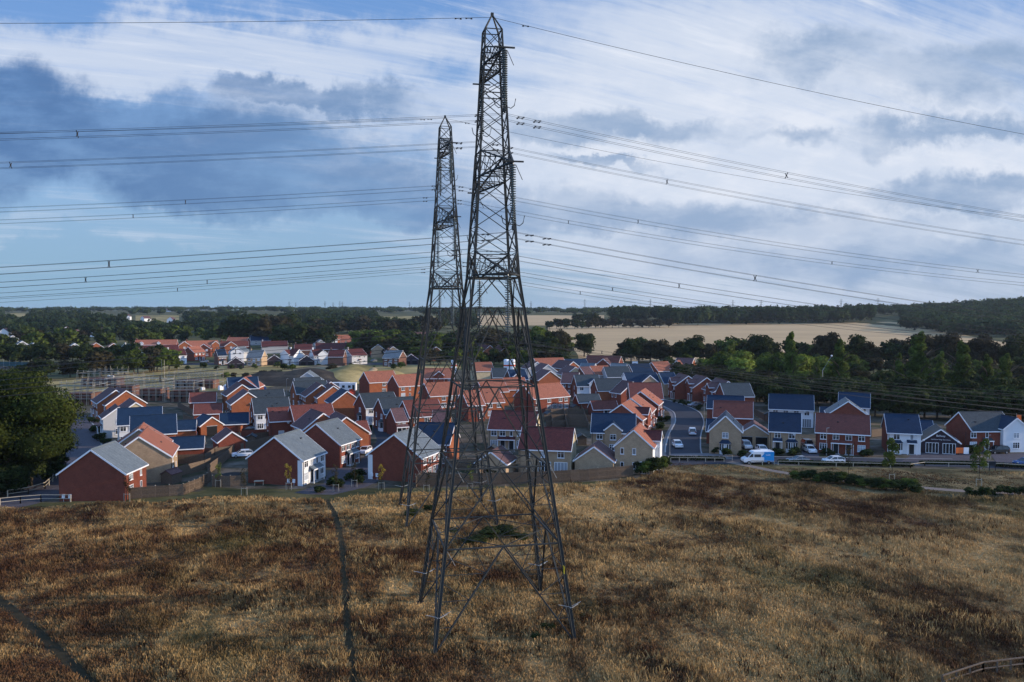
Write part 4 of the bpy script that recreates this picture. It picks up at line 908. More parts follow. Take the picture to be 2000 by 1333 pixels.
GF = [('timber garden fence behind the curved front fence', [(285, 937), (345, 932), (400, 918), (450, 895)]),
 ('timber fence between gardens below the low slate garage', [(345, 893), (420, 893), (455, 888)]), ('timber fence on the slope of gardens, second row', [(345, 907), (400, 905), (425, 889)]),
 ('long diagonal timber fence climbing to the white fronted house', [(405, 929), (440, 902), (462, 880), (468, 858)]), ('timber fence beside the plum roofed garage', [(468, 872), (500, 862), (545, 856)]),
 ('timber fence beyond the plum roofed garage', [(470, 884), (520, 870), (560, 862)]), ('timber fence near the scaffolding', [(347, 797), (375, 812), (400, 830)]),
 ('timber fence behind the rust roofed garages', [(358, 822), (382, 834)]), ('garden fence behind the long orange terrace, nearest it', [(1065, 812), (1110, 810), (1152, 812)]),
 ('garden fence behind the long orange terrace, second', [(1062, 824), (1110, 822), (1155, 824)]), ('garden fence behind the long orange terrace, third', [(1066, 836), (1110, 834), (1150, 836)]),
 ('garden fence climbing beside the orange terrace gardens', [(1130, 792), (1140, 812), (1150, 842)]), ('garden fence dividing the terrace plots, left', [(1075, 806), (1080, 842)]),
 ('garden fence dividing the terrace plots, middle', [(1100, 804), (1108, 842)]), ('low garden fence right of the terrace', [(1118, 776), (1150, 780)]),
 ('dark timber garden fence behind the front pylon', [(868, 916), (940, 916), (955, 925)]), ('timber fence left of the small buff garage', [(935, 940), (965, 912)]),
 ('timber fence beside the long white house at the wood', [(1465, 800), (1475, 812), (1500, 826)]), ('timber fence behind the white detached house', [(1702, 855), (1724, 852)]),
 ('timber fence right of the rightmost house', [(1985, 876), (2030, 878)]), ('timber fence left of the sales office', [(1797, 882), (1808, 882)])]
for lb, pts in GF: fence(lb, pts, posts=False)
fence('low brick boundary wall below the white detached pair, curved and orange', [(345, 850), (385, 851), (407, 845)], 1.7, 'orange', False, name='garden_wall')
fence('curved orange brick garden wall beside the low slate garages', [(430, 840), (470, 846), (498, 838)], 1.7, 'orange', False, name='garden_wall')
fence('brick garden wall in front of the plum garage', [(470, 856), (560, 850)], 1.7, 'red', False, name='garden_wall')
def railing(label, pts, h=.75, step=2.0, mat='paletimber', double=False):
    W_ = [P(*p) for p in pts]; t = thing('rail_fence', label, 'fence', W_[0], group='low timber rail fences'); b0 = W_[0]
    for a, b in zip(W_, W_[1:]):
        n = max(1, round((b-a).length/step))
        for i in range(n+1):
            p = a.lerp(b, i/n)-b0; m = MB(); m.bar(p, p+ZUP*h, .12, .12, mat); m.obj('post', t)
        m = MB(); m.bar(a-b0+ZUP*(h+.03), b-b0+ZUP*(h+.03), .11, .09, mat); m.obj('rail', t)
        if double: m = MB(); m.bar(a-b0+ZUP*(h*.5), b-b0+ZUP*(h*.5), .09, .07, mat); m.obj('rail', t)
railing('pale low rail fence along the verge right of the side street', [(1310, 902), (1360, 902), (1414, 903)])
railing('low rail fence by the road in front of the van', [(1466, 908), (1512, 909)])
railing('low rail fence along the road from the van to the red semi detached pair', [(1520, 909), (1600, 911), (1700, 913), (1778, 915)], step=3.6)
railing('low rail fence along the road from the sapling to the right edge', [(1778, 915), (1806, 911), (1900, 913), (1960, 914), (2050, 920)], step=3.6)
railing('pale gate like rail leaning at the end of the verge by the shrub', [(1296, 924), (1306, 902)], h=1.0, step=2.5)
railing('pale handrail fence curving down to the path at the far left', [(15, 972), (55, 966), (88, 956), (110, 935)], h=1.1, step=3.2, double=True)
railing('pale handrail beside the path below the leftmost house', [(0, 988), (40, 984), (80, 981), (138, 981)], h=1.1, step=3.2, double=True)
railing('pale railing fence crossing the bottom right corner of the field', [(1840, 1345), (1920, 1318), (2000, 1308), (2080, 1298)], h=1.0, step=1.6, double=True, mat='wood')
def metal_barrier(label, x0, x1, y):
    a, b = P(x0, y), P(x1, y); t = thing('hoop_barrier', label, 'barrier', a); m = MB(); d = b-a
    m.tube([(0, 0, 0), (0, 0, 1.05), tuple(d*.06+ZUP*1.12), tuple(d*.94+ZUP*1.12), tuple(d+ZUP*1.05), tuple(d)], .04, 'steel_light', 6); m.obj('hoop', t)
metal_barrier('pale metal hoop barrier across the start of the footpath', 1414, 1430, 900)
metal_barrier('pale metal hoop barrier on the kerb by the rightmost drive', 1929, 1935, 898)
# street lamps
def lamp(label, base, h, head=1.0, src=[None]):
    if src[0] is None:
        t = thing('street_lamp', label, 'street lamp', base, 0, 'thin pale street lamps'); m = MB(); m.lathe([(.09, 0), (.09, 1.0), (.055, 1.1), (.045, 6)], (0, 0, 0), 'steel_light', 8); m.obj('pole', t)
        m = MB(); m.bar((0, 0, 6), (.55, 0, 6.08), .2, .09, 'steel_light'); m.obj('lamp_head', t); src[0] = t
    else: t = dup(src[0], label, base, scale=h/6)
    return t
for lb, x, y, tp in (('street lamp behind the leftmost grey roofed house by the tree', 125, 907, 866), ('street lamp in front of the long blue slate garage block', 449, 842, 801), ('street lamp at the corner of the junction by the white sided house', 1308, 893, 840), ('street lamp at the bend by the pale car', 1375, 835, 787), ('street lamp in front of the red semi detached pair', 1614, 890, 836), ('street lamp by the entrance of the rightmost house', 1930, 896, 850), ('street lamp by the charcoal roofed house in the centre', 728, 850, 815), ('street lamp at the back by the site compound', 560, 775, 740), ('street lamp behind the orange trio', 504, 758, 736)):
    b = P(x, y); lamp(lb, b, (y-tp)*b.y/F)
t = thing('floodlight_mast', 'leaning pale pole with a bright lamp in front of the tall poplars', 'street lamp', P(1606, 775)); m = MB()
b = P(1606, 775); D_ = b.y; m.tube([(0, 0, 0), (0, 0, 9), (2.9, 0, 13.8)], .09, 'steel_light', 6); m.obj('pole', t); m = MB(); m.lathe([(.1, -.3), (.35, -.1), (.35, .2), (.1, .3)], (3.0, 0, 14), 'trim', 8); m.obj('lamp_head', t)
# sign boards
t = thing('sign_board', 'orange board standing right of the sales office', 'sign', P(1876, 889), R(4)); m = MB(); m.box((-1.0, -.03, .35), (1.0, .03, 1.5), 'banner'); m.obj('board', t)
for s in (-.8, .8): m = MB(); m.box((s-.04, -.04, 0), (s+.04, .02, .34), 'door'); m.obj('leg', t)
t = thing('sign_board', 'small white board beside the orange one at the sales office', 'sign', P(1887, 889), R(4)); m = MB(); m.box((-.55, -.03, .2), (.55, .03, 1.55), 'trim'); m.obj('board', t)
t = thing('flag_banner', 'tall orange banner on a pole behind the rightmost house', 'banner', P(1991, 872)); m = MB(); m.tube([(-.8, 0, 0), (-.8, 0, 7.2)], .04, 'steel_light', 6); m.obj('pole', t); m = MB(); m.box((-.7, -.02, 4.4), (.25, .02, 6.9), 'banner'); m.obj('flag', t)
t = thing('notice_board', 'dark notice board on two posts by the rail fence at the right', 'sign', P(1938, 920)); m = MB(); m.box((-.65, -.04, .9), (.65, .04, 1.75), 'door'); m.obj('board', t)
for s in (-.55, .55): m = MB(); m.box((s-.05, -.05, 0), (s+.05, .05, .9), 'door'); m.obj('post', t)
t = thing('site_sign', 'tall white developer sign panel rising behind the back cluster', 'sign', P(1240, 745)); m = MB(); m.box((-1.2, -.05, 4.6), (-.05, .05, 8.2), 'trim'); m.box((.05, -.05, 4.6), (1.2, .05, 8.2), 'trim'); m.obj('board', t); m = MB(); m.box((-.9, -.1, 0), (-.7, .06, 4.6), 'steel'); m.box((.7, -.1, 0), (.9, .06, 4.6), 'steel'); m.obj('post', t)
# silos
def silo(lb, px, ytop, src=[None]):
    D = 330; z = 30-(ytop-HZ)*D/F; b = Vector(((px-1000)/F*D, D, 0))
    if src[0] is None:
        t = thing('silo', lb, 'silo', b, 0, 'white mortar silos'); m = MB(); m.lathe([(.4, 2.2), (1.12, 4.0), (1.12, z-.5), (.9, z-.1), (.3, z)], (0, 0, 0), 'trim', 16); m.obj('tank', t); m = MB(); m.lathe([(1.14, z-2.9), (1.14, z-2.3)], (0, 0, 0), 'redplastic', 16); m.obj('red_band', t)
        for a in range(4):
            q = MB(); q.bar((1.0*cos(a*pi/2+.7), 1.0*sin(a*pi/2+.7), 0), (1.0*cos(a*pi/2+.7), 1.0*sin(a*pi/2+.7), 4.2), .15, .15, 'steel'); q.obj('leg', t)
        src[0] = t
    else: dup(src[0], lb, b)
silo('white silo with red band, left one of the touching pair', 989, 702); silo('white silo with red band, right one of the touching pair', 1001, 702); silo('lone white silo left of the pylon mast', 886, 700)
# shed, gazebo, pergola, bench, trampoline-ish
t = thing('garden_shed', 'small brown timber shed behind the curved front fence', 'shed', P(335, 943), R(-15)); m = MB(); w_, r_, f_ = MB(), MB(), MB()
gabled(w_, r_, f_, 1.1, 1.3, 1.8, 2.4, {k: 'wood' for k in 'GBRL'}, 'plum', o=.1); w_.obj('wall', t); r_.obj('roof', t)
t = thing('gazebo', 'white pointed garden gazebo behind the rust roofed garage', 'gazebo', P(1167, 790)); m = MB(); 
A = [(-1.6, -1.6, 2.1), (1.6, -1.6, 2.1), (1.6, 1.6, 2.1), (-1.6, 1.6, 2.1)]
for i in range(4): m.poly([A[i], A[(i+1) % 4], (0, 0, 3.0)], 'trim')
m.obj('canopy', t)
for x, y, z in A: q = MB(); q.bar((x, y, 0), (x, y, 2.1), .07, .07, 'trim'); q.obj('leg', t)
t = thing('log_store', 'pale slatted timber shelter against the fence beside the big buff garage', 'shelter', P(1134, 921), R(-4)); m = MB()
for i in range(9): m.bar((-1.6+i*.4, -.9, 1.75), (-1.6+i*.4, .2, 2.15), .2, .05, 'paletimber')
m.obj('slatted_roof', t); m = MB(); m.box((-1.8, .2, 2.1), (1.8, 1.4, 2.2), 'char'); m.obj('felt_roof', t)
for x in (-1.7, 1.7):
    for y in (-.85, .9): m = MB(); m.bar((x, y, 0), (x, y, 1.9), .12, .12, 'paletimber'); m.obj('post', t)
t = thing('picnic_table', 'pale table leaning by the wall of the white fronted house', 'table', P(506, 948), R(10)); m = MB(); m.box((-.8, -.4, .7), (.8, .4, .76), 'paletimber'); m.obj('tabletop', t)
for x in (-.7, .7):
    m = MB(); m.bar((x, -.4, 0), (x, .2, .7), .08, .05, 'paletimber'); m.bar((x, .4, 0), (x, -.2, .7), .08, .05, 'paletimber'); m.obj('leg', t)
for lb, px, y, rz, mt in (('small timber shed in the garden behind the long orange terrace', 1122, 806, 20, 'wood'), ('timber shed at the left of the terrace gardens', 1072, 820, 20, 'wood'), ('low garden shed between buff and red brick houses at the right', 1500, 822, -18, 'wood'), ('garden shed beside the plum roofed garage', 492, 868, 10, 'wood'), ('garden shed behind the maroon roofed house by the pylon', 962, 892, -8, 'wood'), ('garden shed in the dark gardens right of the pylon foot', 1135, 868, 5, 'wood')):
    t = thing('garden_shed', lb, 'shed', P(px, y), R(rz)); w_, r_, f_ = MB(), MB(), MB(); gabled(w_, r_, f_, 1.0, 1.2, 1.8, 2.35, {k: mt for k in 'GBRL'}, 'char', o=.1); w_.obj('wall', t); r_.obj('roof', t)
t = thing('trampoline', 'black round garden trampoline behind the fence left of the white fronted house', 'trampoline', P(453, 936)); m = MB(); m.lathe([(1.7, .82), (1.7, .9)], (0, 0, 0), 'rubber', 18); m.obj('mat', t)
for k in range(5): m = MB(); x, y = 1.6*cos(k*1.257), 1.6*sin(k*1.257); m.bar((x, y, 0), (x, y, .82), .06, .06, 'steel_light'); m.obj('leg', t)
t = thing('garden_parasol', 'white closed parasol in the garden right of the small buff garage', 'parasol', P(996, 905)); m = MB(); m.lathe([(.03, 0), (.03, 2.2)], (0, 0, 0), 'steel_light', 6); m.obj('pole', t); m = MB(); m.lathe([(.22, 1.1), (.16, 1.6), (.05, 2.3)], (0, 0, 0), 'trim', 8); m.obj('canopy', t)
# ---------------------------------------------------------------- building site
def scaffold(label, px0, px1, y, D2, h, lifts=3):
    a = P(px0, y); b = P(px1, y); L_ = b.x-a.x; t = thing('scaffolded_shell', label, 'building site', a); dp = D2
    m = MB(); m.box((1.2, 1.2, 0), (L_-1.2, dp-1.2, h*.5), 'brown'); k = int(L_/3)
    m.obj('wall', t)
    for i in range(k):
        for z in (1.0,):
            q = MB(); x = 1.2+(L_-2.4)*(i+.5)/k; q.box((x-.55, 1.17, z), (x+.55, 1.3, min(z+1.2, h*.5-.1)), 'garage'); q.obj('window', t)
    m = MB(); n = max(3, int(L_/2.0))
    for i in range(n+1):
        x = L_*i/n
        for y_ in (0, .9, dp-.9, dp): m.bar((x, y_, 0), (x, y_, h+random.uniform(-.6, 1.6)), .1, .1, 'paletimber')
    for z in np.linspace(2, h-.8, lifts):
        for y_ in (0, dp): m.bar((0, y_, z), (L_, y_, z), .09, .09, 'steel_light'); m.bar((0, y_, z+1), (L_, y_, z+1), .08, .08, 'steel_light'); m.box((0, min(y_, dp-.9), z-.1), (L_, min(y_, dp-.9)+.9, z-.03), 'paletimber')
        for x in (0, L_): m.bar((x, 0, z), (x, dp, z), .09, .09, 'steel_light')
    m.obj('scaffolding', t)
scaffold('half built brick shell wrapped in scaffolding, leftmost beside the street end', 118, 182, 792, 9, 7)
scaffold('half built shell in scaffolding behind the far left brick gables', 205, 262, 776, 8, 7)
scaffold('half built shell in scaffolding, centre of the building site', 262, 318, 784, 9, 7.5)
scaffold('half built shell in scaffolding beside the rust roofed garages', 322, 378, 786, 9, 7)
scaffold('low scaffolded shell at the back of the building site', 150, 230, 756, 9, 6, 2)
scaffold('low scaffolded shell at the back right of the building site', 330, 420, 760, 9, 6, 2)
src = [None]
rs = random.Random(5)
for i in range(46):
    if i < 30: px, y = rs.uniform(585, 692), rs.uniform(764, 778)
    else: px, y = rs.uniform(395, 520), rs.uniform(757, 768)
    p = P(px, y); mat = rs.choice(['redplastic', 'redplastic', 'trim', 'orange', 'carblue'])
    key = mat; nm_ = {'redplastic': 'brick_pallet', 'trim': 'white_bag', 'orange': 'brick_pallet', 'carblue': 'skip'}[mat]
    lab = {'redplastic': 'bright red wrapped pallet of bricks in the site compound', 'trim': 'white wrapped bag of sand in the site compound', 'orange': 'orange pallet of bricks in the site compound', 'carblue': 'blue skip in the site compound'}[mat]
    if not hasattr(car, 'S'): car.S = {}
    if key not in car.S:
        m = MB(); m.box((-.9, -.6, .15), (.9, .6, 1.5), mat); m.box((-.85, -.5, 1.5), (.2, .5, 1.95), mat); m.box((-.95, -.6, 0), (.95, -.4, .14), 'paletimber'); m.box((-.95, .4, 0), (.95, .6, .14), 'paletimber')
        o = m.obj(nm_); car.S[key] = o; tag(o, lab, 'pallet', 'materials stacked in the site compound')
    else:
        o = car.S[key].copy(); C.objects.link(o)
    o.location = p; o.rotation_euler = (0, 0, rs.uniform(0, 3)); o.scale = (rs.uniform(.55, 1.05),)*3
def cabin(lb, px, y, mat):
    m = MB(); m.box((-3, -1.25, .1), (3, 1.25, 2.7), mat); m.box((-3.1, -1.35, 2.7), (3.1, 1.35, 2.8), 'trim')
    for x in (-2, .2): m.box((x, -1.3, 1.1), (x+1, -1.24, 2), 'glass')
    m.box((1.8, -1.3, .1), (2.6, -1.24, 2.1), 'door'); o = m.obj('site_cabin'); o.location = P(px, y); tag(o, lb, 'cabin')
cabin('pale blue site cabin behind the orange tipped gable', 666, 762, 'carsilver'); cabin('white site cabin beside the pale blue one', 680, 763, 'trim'); 
for lb, px, ht in (('tall thin mast of the building site, left of two', 317, 13), ('tall thin mast of the building site, right of two', 322, 13)):
    m = MB(); m.lathe([(.12, 0), (.08, ht)], (0, 0, 0), 'paletimber', 6); m.lathe([(.3, 0), (.3, .2)], (0, 0, 0), 'concrete', 8); o = m.obj('site_mast'); o.location = P(px, 778); tag(o, lb, 'mast')
# court screens at the far left
t = thing('court_fence', 'tall blue green mesh fence round a sports court at the far left', 'fence', P(-40, 716)); m = MB()
a = P(-40, 716); b = P(92, 719); d = b-a
m.bar(ZUP*1.6, d+ZUP*1.6, .05, 2.2, 'court'); m.obj('mesh_panel', t)
for k in range(12): m = MB(); m.bar(d*k/11, d*k/11+ZUP*3.6, .1, .1, 'steel_light'); m.obj('post', t)
for i, px in enumerate((213, 220)):
    m = MB(); m.box((-.5, -.5, 0), (.5, .5, 1.5), 'greyw'); m.box((-.42, -.42, 1.5), (.42, .42, 1.7), 'trim'); o = m.obj('site_toilet'); o.location = P(px, 741); tag(o, 'small white cabin in the dry grass, '+('left' if i == 0 else 'right')+' of two', 'cabin')
# ---------------------------------------------------------------- vegetation
rng = np.random.default_rng(11)
def ico():
    t = (1+5**.5)/2; v = np.array([(-1, t, 0), (1, t, 0), (-1, -t, 0), (1, -t, 0), (0, -1, t), (0, 1, t), (0, -1, -t), (0, 1, -t), (t, 0, -1), (t, 0, 1), (-t, 0, -1), (-t, 0, 1)], float)
    v /= np.linalg.norm(v[0]); f = [(0, 11, 5), (0, 5, 1), (0, 1, 7), (0, 7, 10), (0, 10, 11), (1, 5, 9), (5, 11, 4), (11, 10, 2), (10, 7, 6), (7, 1, 8), (3, 9, 4), (3, 4, 2), (3, 2, 6), (3, 6, 8), (3, 8, 9), (4, 9, 5), (2, 4, 11), (6, 2, 10), (8, 6, 7), (9, 8, 1)]
    return v, np.array(f)
IV, IF = ico()
def np_mesh(name, V, Q, tint, mat, tris=False):
    me = bpy.data.meshes.new(name); nV, nQ = len(V), len(Q); k = Q.shape[1]
    me.vertices.add(nV); me.vertices.foreach_set('co', V.astype(np.float32).ravel())
    me.loops.add(nQ*k); me.loops.foreach_set('vertex_index', Q.astype(np.int32).ravel())
    me.polygons.add(nQ); me.polygons.foreach_set('loop_start', np.arange(0, nQ*k, k, dtype=np.int32)); me.polygons.foreach_set('loop_total', np.full(nQ, k, dtype=np.int32))
    at = me.attributes.new('tint', 'FLOAT', 'POINT'); at.data.foreach_set('value', tint.astype(np.float32))
    me.materials.append(M[mat]); me.update(calc_edges=True); return me
def leaves(lobes, n, q, seed=0, more=False):
    """leaf clumps spread through the lobes: each clump is a small tilted triangle pair; returns V,Q,tint"""
    r = np.random.default_rng(seed); L_ = np.array(lobes); w = L_[:, 3]*L_[:, 4]; w = w/w.sum()
    idx = r.choice(len(L_), n, p=w); d = r.normal(size=(n, 3)); d /= np.linalg.norm(d, axis=1)[:, None]
    rad = .62+.42*r.random(n)**.6
    low = (d[:, 2] < -.3) & (r.random(n) < .6); d[low, 2] *= -1
    c = L_[idx, :3]+d*np.stack([L_[idx, 3], L_[idx, 3], L_[idx, 4]], 1)*rad[:, None]
    nrm = d+r.normal(size=(n, 3))*.55; nrm /= np.linalg.norm(nrm, axis=1)[:, None]
    a = np.cross(nrm, r.normal(size=(n, 3))); a /= np.linalg.norm(a, axis=1)[:, None]; b = np.cross(nrm, a)
    s = q*(.5+1.0*r.random(n))[:, None]
    k = [1, .35, 1, .4]
    V = np.stack([c+a*s, c+b*s*.55+nrm*s*.15, c-a*s*.9, c-b*s*.6+nrm*s*.1], 1).reshape(-1, 3)
    Q = np.arange(n*4).reshape(-1, 4); tint = np.repeat(np.clip(.5+r.normal(size=n)*.22, 0, 1), 4)
    return (V, Q, tint, idx) if more else (V, Q, tint)
def cores(lobes, k=.72, seed=0):
    r = np.random.default_rng(seed+5); Vs, Fs = [], []
    for i, (x, y, z, rx, rz) in enumerate(lobes):
        v = IV*(1+r.normal(size=(12, 1))*.12)*np.array([rx, rx, rz])*k+np.array([x, y, z]); Vs.append(v); Fs.append(IF+12*i)
    return np.concatenate(Vs), np.concatenate(Fs)
def crown_mesh(name, lobes, n, q, mat, seed, lobvar=.14):
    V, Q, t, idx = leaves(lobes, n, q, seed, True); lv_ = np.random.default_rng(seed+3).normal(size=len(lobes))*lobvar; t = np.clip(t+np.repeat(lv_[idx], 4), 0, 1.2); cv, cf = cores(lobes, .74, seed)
    cf = np.concatenate([cf, cf[:, 2:3]], 1)  # degenerate quad -> handled as tri below
    me = bpy.data.meshes.new(name); nv = len(V)
    polys_start = []; loops = [Q.ravel(), (cf[:, :3]+nv).ravel()]
    lv = np.concatenate(loops); starts = np.concatenate([np.arange(0, len(Q)*4, 4), len(Q)*4+np.arange(0, len(cf)*3, 3)]); tot = np.concatenate([np.full(len(Q), 4), np.full(len(cf), 3)])
    A = np.concatenate([V, cv]); me.vertices.add(len(A)); me.vertices.foreach_set('co', A.astype(np.float32).ravel())
    me.loops.add(len(lv)); me.loops.foreach_set('vertex_index', lv.astype(np.int32)); me.polygons.add(len(tot))
    me.polygons.foreach_set('loop_start', starts.astype(np.int32)); me.polygons.foreach_set('loop_total', tot.astype(np.int32))
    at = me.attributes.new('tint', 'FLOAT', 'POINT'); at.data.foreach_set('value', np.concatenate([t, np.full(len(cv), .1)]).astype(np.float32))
    me.materials.append(M[mat]); me.update(calc_edges=True); return me
def lobes_round(r, H_, Rr, n=16, lift=.28):
    out = []
    for i in range(n):
        a = r.uniform(0, 2*pi); k = r.random()**.5; z = lift*H_+(1-lift)*H_*(.2+.62*r.random())
        f = math.sqrt(max(.08, 1-((z-lift*H_-.35*H_)/(.48*H_))**2)); rr = Rr*(.3+.22*r.random())
        out.append((cos(a)*k*Rr*.72*f, sin(a)*k*Rr*.72*f, z, rr, rr*.8))
    out.append((0, 0, H_*.6, Rr*.55, H_*.26)); return out
def lobes_poplar(r, H_, Rr, n=14):
    out = []
    for i in range(n):
        z = H_*(.1+.84*i/(n-1)); f = min(1, .12+(1-z/H_)*1.75)*(.8+.35*r.random()); a = r.uniform(0, 2*pi)
        rr = Rr*f*.75+.2; out.append((cos(a)*Rr*.22, sin(a)*Rr*.22, z, rr, H_/n*1.1))
    return out
def lobes_bush(r, H_, Rr, n=8):
    return [(r.uniform(-1, 1)*Rr*.55, r.uniform(-1, 1)*Rr*.55, H_*(.3+.35*r.random()), Rr*.5, H_*.36) for _ in range(n)]
TPL = {}
def trunk_mb(H_, r0, seed):
    r = random.Random(seed); m = MB(); pts = [(0, 0, -.2)]; k = 6
    for i in range(1, k+1): pts.append((r.uniform(-.15, .15)*i*.6, r.uniform(-.15, .15)*i*.6, H_*.75*i/k))
    m.tube(pts, [r0*(1-.8*i/k) for i in range(k+1)], 'bark', 7)
    for i in range(7):
        z = H_*(.25+.06*i); a = r.uniform(0, 6.28); L_ = H_*.28
        m.tube([(pts[2][0], pts[2][1], z), (cos(a)*L_*.5, sin(a)*L_*.5, z+L_*.45), (cos(a)*L_, sin(a)*L_, z+L_*.75)], [r0*.4, r0*.25, r0*.08], 'bark', 5)
    return m
def tpl(kind, var, mat, nq):
    key = (kind, var, mat, nq)
    if key in TPL: return TPL[key]
    r = random.Random(var*13+len(kind)); H_ = 10
    if kind == 'round': lb = lobes_round(r, H_, 5.0, 18, .1); q = .42
    elif kind == 'tall': lb = lobes_round(r, H_, 3.6, 16, .06); q = .36
    elif kind == 'poplar': lb = lobes_poplar(r, H_, 1.35, 13); q = .26
    else: lb = lobes_bush(r, H_, 9, 10); q = .6
    q *= (1800/nq)**.5
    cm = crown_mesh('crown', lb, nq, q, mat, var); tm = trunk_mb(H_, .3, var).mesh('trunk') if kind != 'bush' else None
    TPL[key] = (cm, tm); return TPL[key]
NT = [0]
def tree(label, loc, h, kind='round', mat='leaf_dark', nq=1800, var=None, group=None, wx=1.0, name='broadleaf_tree', cat='tree'):
    var = random.randrange(4) if var is None else var
    cm, tm = tpl(kind, var, mat, nq); s = h/10
    t = thing(name, label, cat, loc, random.uniform(0, 6.28), group, (s*wx, s*wx, s))
    c = bpy.data.objects.new('crown', cm); C.objects.link(c); c.parent = t
    if tm: k = bpy.data.objects.new('trunk', tm); C.objects.link(k); k.parent = t
    NT[0] += 1; return t
def row(label, n, p0, p1, h0, h1, kinds=('round',), mats=('leaf_dark',), nq=900, group=None, jit=6, wx=1.15, use_pd=False, jd=0, name='broadleaf_tree'):
    for i in range(n):
        f = (i+random.uniform(-.35, .35)+.5)/n
        px = p0[0]+(p1[0]-p0[0])*f; a = p0[1]+(p1[1]-p0[1])*f
        if use_pd: b = PD(px, a+random.uniform(-jd, jd))
        else: b = P(px, a); b.y += random.uniform(-jit, jit); b.z = T(b.x, b.y)
        tree(label, b, random.uniform(h0, h1), random.choice(kinds), random.choice(mats), nq, None, group or label, wx*random.uniform(.85, 1.15), name)
D_, M_, B_, L_M = 'leaf_dark', 'leaf_mid', 'leaf_brown', 'leaf_lime'
# big tree group at the left edge
M_O = 'leaf_oak'
for lb, px, y, h, wx, mt, v in (('huge dense green tree filling the left edge, nearest and tallest', 18, 953, 20, 1.05, M_O, 0), ('broad green tree overhanging the left street, right of the huge one', 78, 922, 13.5, .88, M_O, 1), ('dark tree at the far left corner of the frame', -60, 960, 20, 1.0, D_, 2), ('tree crown behind the huge left tree, beside the scaffolding', 62, 845, 14, .8, M_O, 3), ('dark tree behind the huge left tree at the frame edge', 18, 850, 15.5, 1.0, D_, 0)):
    tree(lb, P(px, y), h, 'round', mt, 26000, v, None, wx)
for i, (px, y, h) in enumerate(((5, 968, 4.5), (30, 962, 5), (62, 950, 5.5), (90, 938, 5), (-20, 975, 4), (110, 926, 4))):
    tree('dense shrub at the foot of the left trees above the handrail', P(px, y), h, 'round', D_, 2500, i % 4, 'shrubs under the left trees', 1.3, 'shrub', 'shrub')
# left middle distance
row('dark tree in the belt between the sports court and the far estate', 22, (-30, 712), (330, 706), 8, 11.5, mats=(D_, D_, B_), nq=700)
row('dark tree in the clump left of the far estate', 12, (195, 737), (335, 722), 8, 12, mats=(D_, B_, M_), nq=900)
row('lone field tree on the rough ground at the left', 7, (20, 742), (190, 737), 6, 9, mats=(D_, B_), nq=900)
row('tree between the bungalows at the far left', 16, (-20, 690), (440, 668), 10, 15, mats=(D_, M_, M_), nq=500)
row('tree among the bungalow roofs at the far left, second line', 16, (-20, 672), (440, 662), 10, 16, mats=(D_, M_, B_), nq=500)
row('bush on the grassy bank below the far estate', 18, (330, 722), (800, 722), 1.5, 3.6, mats=(D_, B_, M_), nq=500, jit=12, wx=1.5, name='bush')
row('bush on the lower bank above the estate roofs', 10, (430, 738), (560, 735), 1.5, 3.2, mats=(D_, B_, M_), nq=500, jit=8, wx=1.6, name='bush')
row('bush on the side of the spoil heap', 6, (640, 745), (700, 735), 2, 3.4, mats=(D_, M_), nq=500, jit=6, wx=1.6, name='bush')
row('tall dark tree in the group behind the far estate', 12, (446, 690), (560, 680), 21, 26, mats=(D_, B_, D_), nq=900, use_pd=True, jd=30)
row('dark tree right of the tall group behind the far estate', 8, (545, 640), (640, 620), 15, 19, mats=(D_, B_), nq=700, use_pd=True, jd=30)
row('dark tree in the long belt behind the far estate', 24, (610, 900), (850, 880), 15, 20, mats=(D_, B_, D_), nq=500, use_pd=True, jd=40)
row('dark tree behind the pylon legs', 22, (700, 530), (900, 505), 12, 17, mats=(D_, M_, B_), nq=900, use_pd=True, jd=35)
row('tree in the belt right of the pylon mast', 20, (880, 520), (1110, 480), 12, 18, mats=(D_, M_, B_), nq=900, use_pd=True, jd=35)
row('low tree behind the back cluster of roofs', 18, (800, 430), (1110, 420), 6, 10, mats=(D_, M_, B_), nq=900, use_pd=True, jd=20)
tree('tall pale green tree right of the pylon, tallest in its belt', PD(1050, 470), 22, 'tall', M_, 2500, 1)
tree('yellow green tree between the two pylons', PD(848, 470), 17, 'tall', M_, 1800, 2)
tree('tall light green tree beside the pylon edge', PD(1072, 500), 17, 'tall', M_, 1800, 3)
tree('rounded dark tree standing alone before the stubble field', PD(1141, 500), 15.5, 'round', D_, 2500, 1)
tree('brown crowned tree left of the lone rounded one', PD(1088, 520), 15, 'tall', B_, 1800, 0)
# hedgerow between village and stubble field
row('round hedgerow tree along the near edge of the stubble field', 34, (1215, 462), (2040, 400), 10, 14.5, mats=(D_, D_, B_, M_), nq=900, use_pd=True, jd=22)
for px, y_top, lb in ((1233, 662, 'leftmost'), (1355, 655, 'second'), (1480, 651, 'third'), (1615, 650, 'fourth'), (1675, 654, 'fifth'), (1805, 650, 'sixth'), (1845, 651, 'seventh'), (1920, 655, 'eighth'), (1985, 655, 'ninth')):
    D0 = 430-(px-1230)*.05; tree(f'large round dark tree of the hedgerow, {lb} of the nine biggest from the left', PD(px, D0), 30-(y_top-HZ)*D0/F, 'round', random.choice((D_, B_)), 2500, None, 'big hedgerow trees')
row('bushy tree between hedgerow and wood', 24, (1290, 380), (2040, 350), 6, 9, mats=(D_, B_, M_), nq=900, use_pd=True, jd=20)
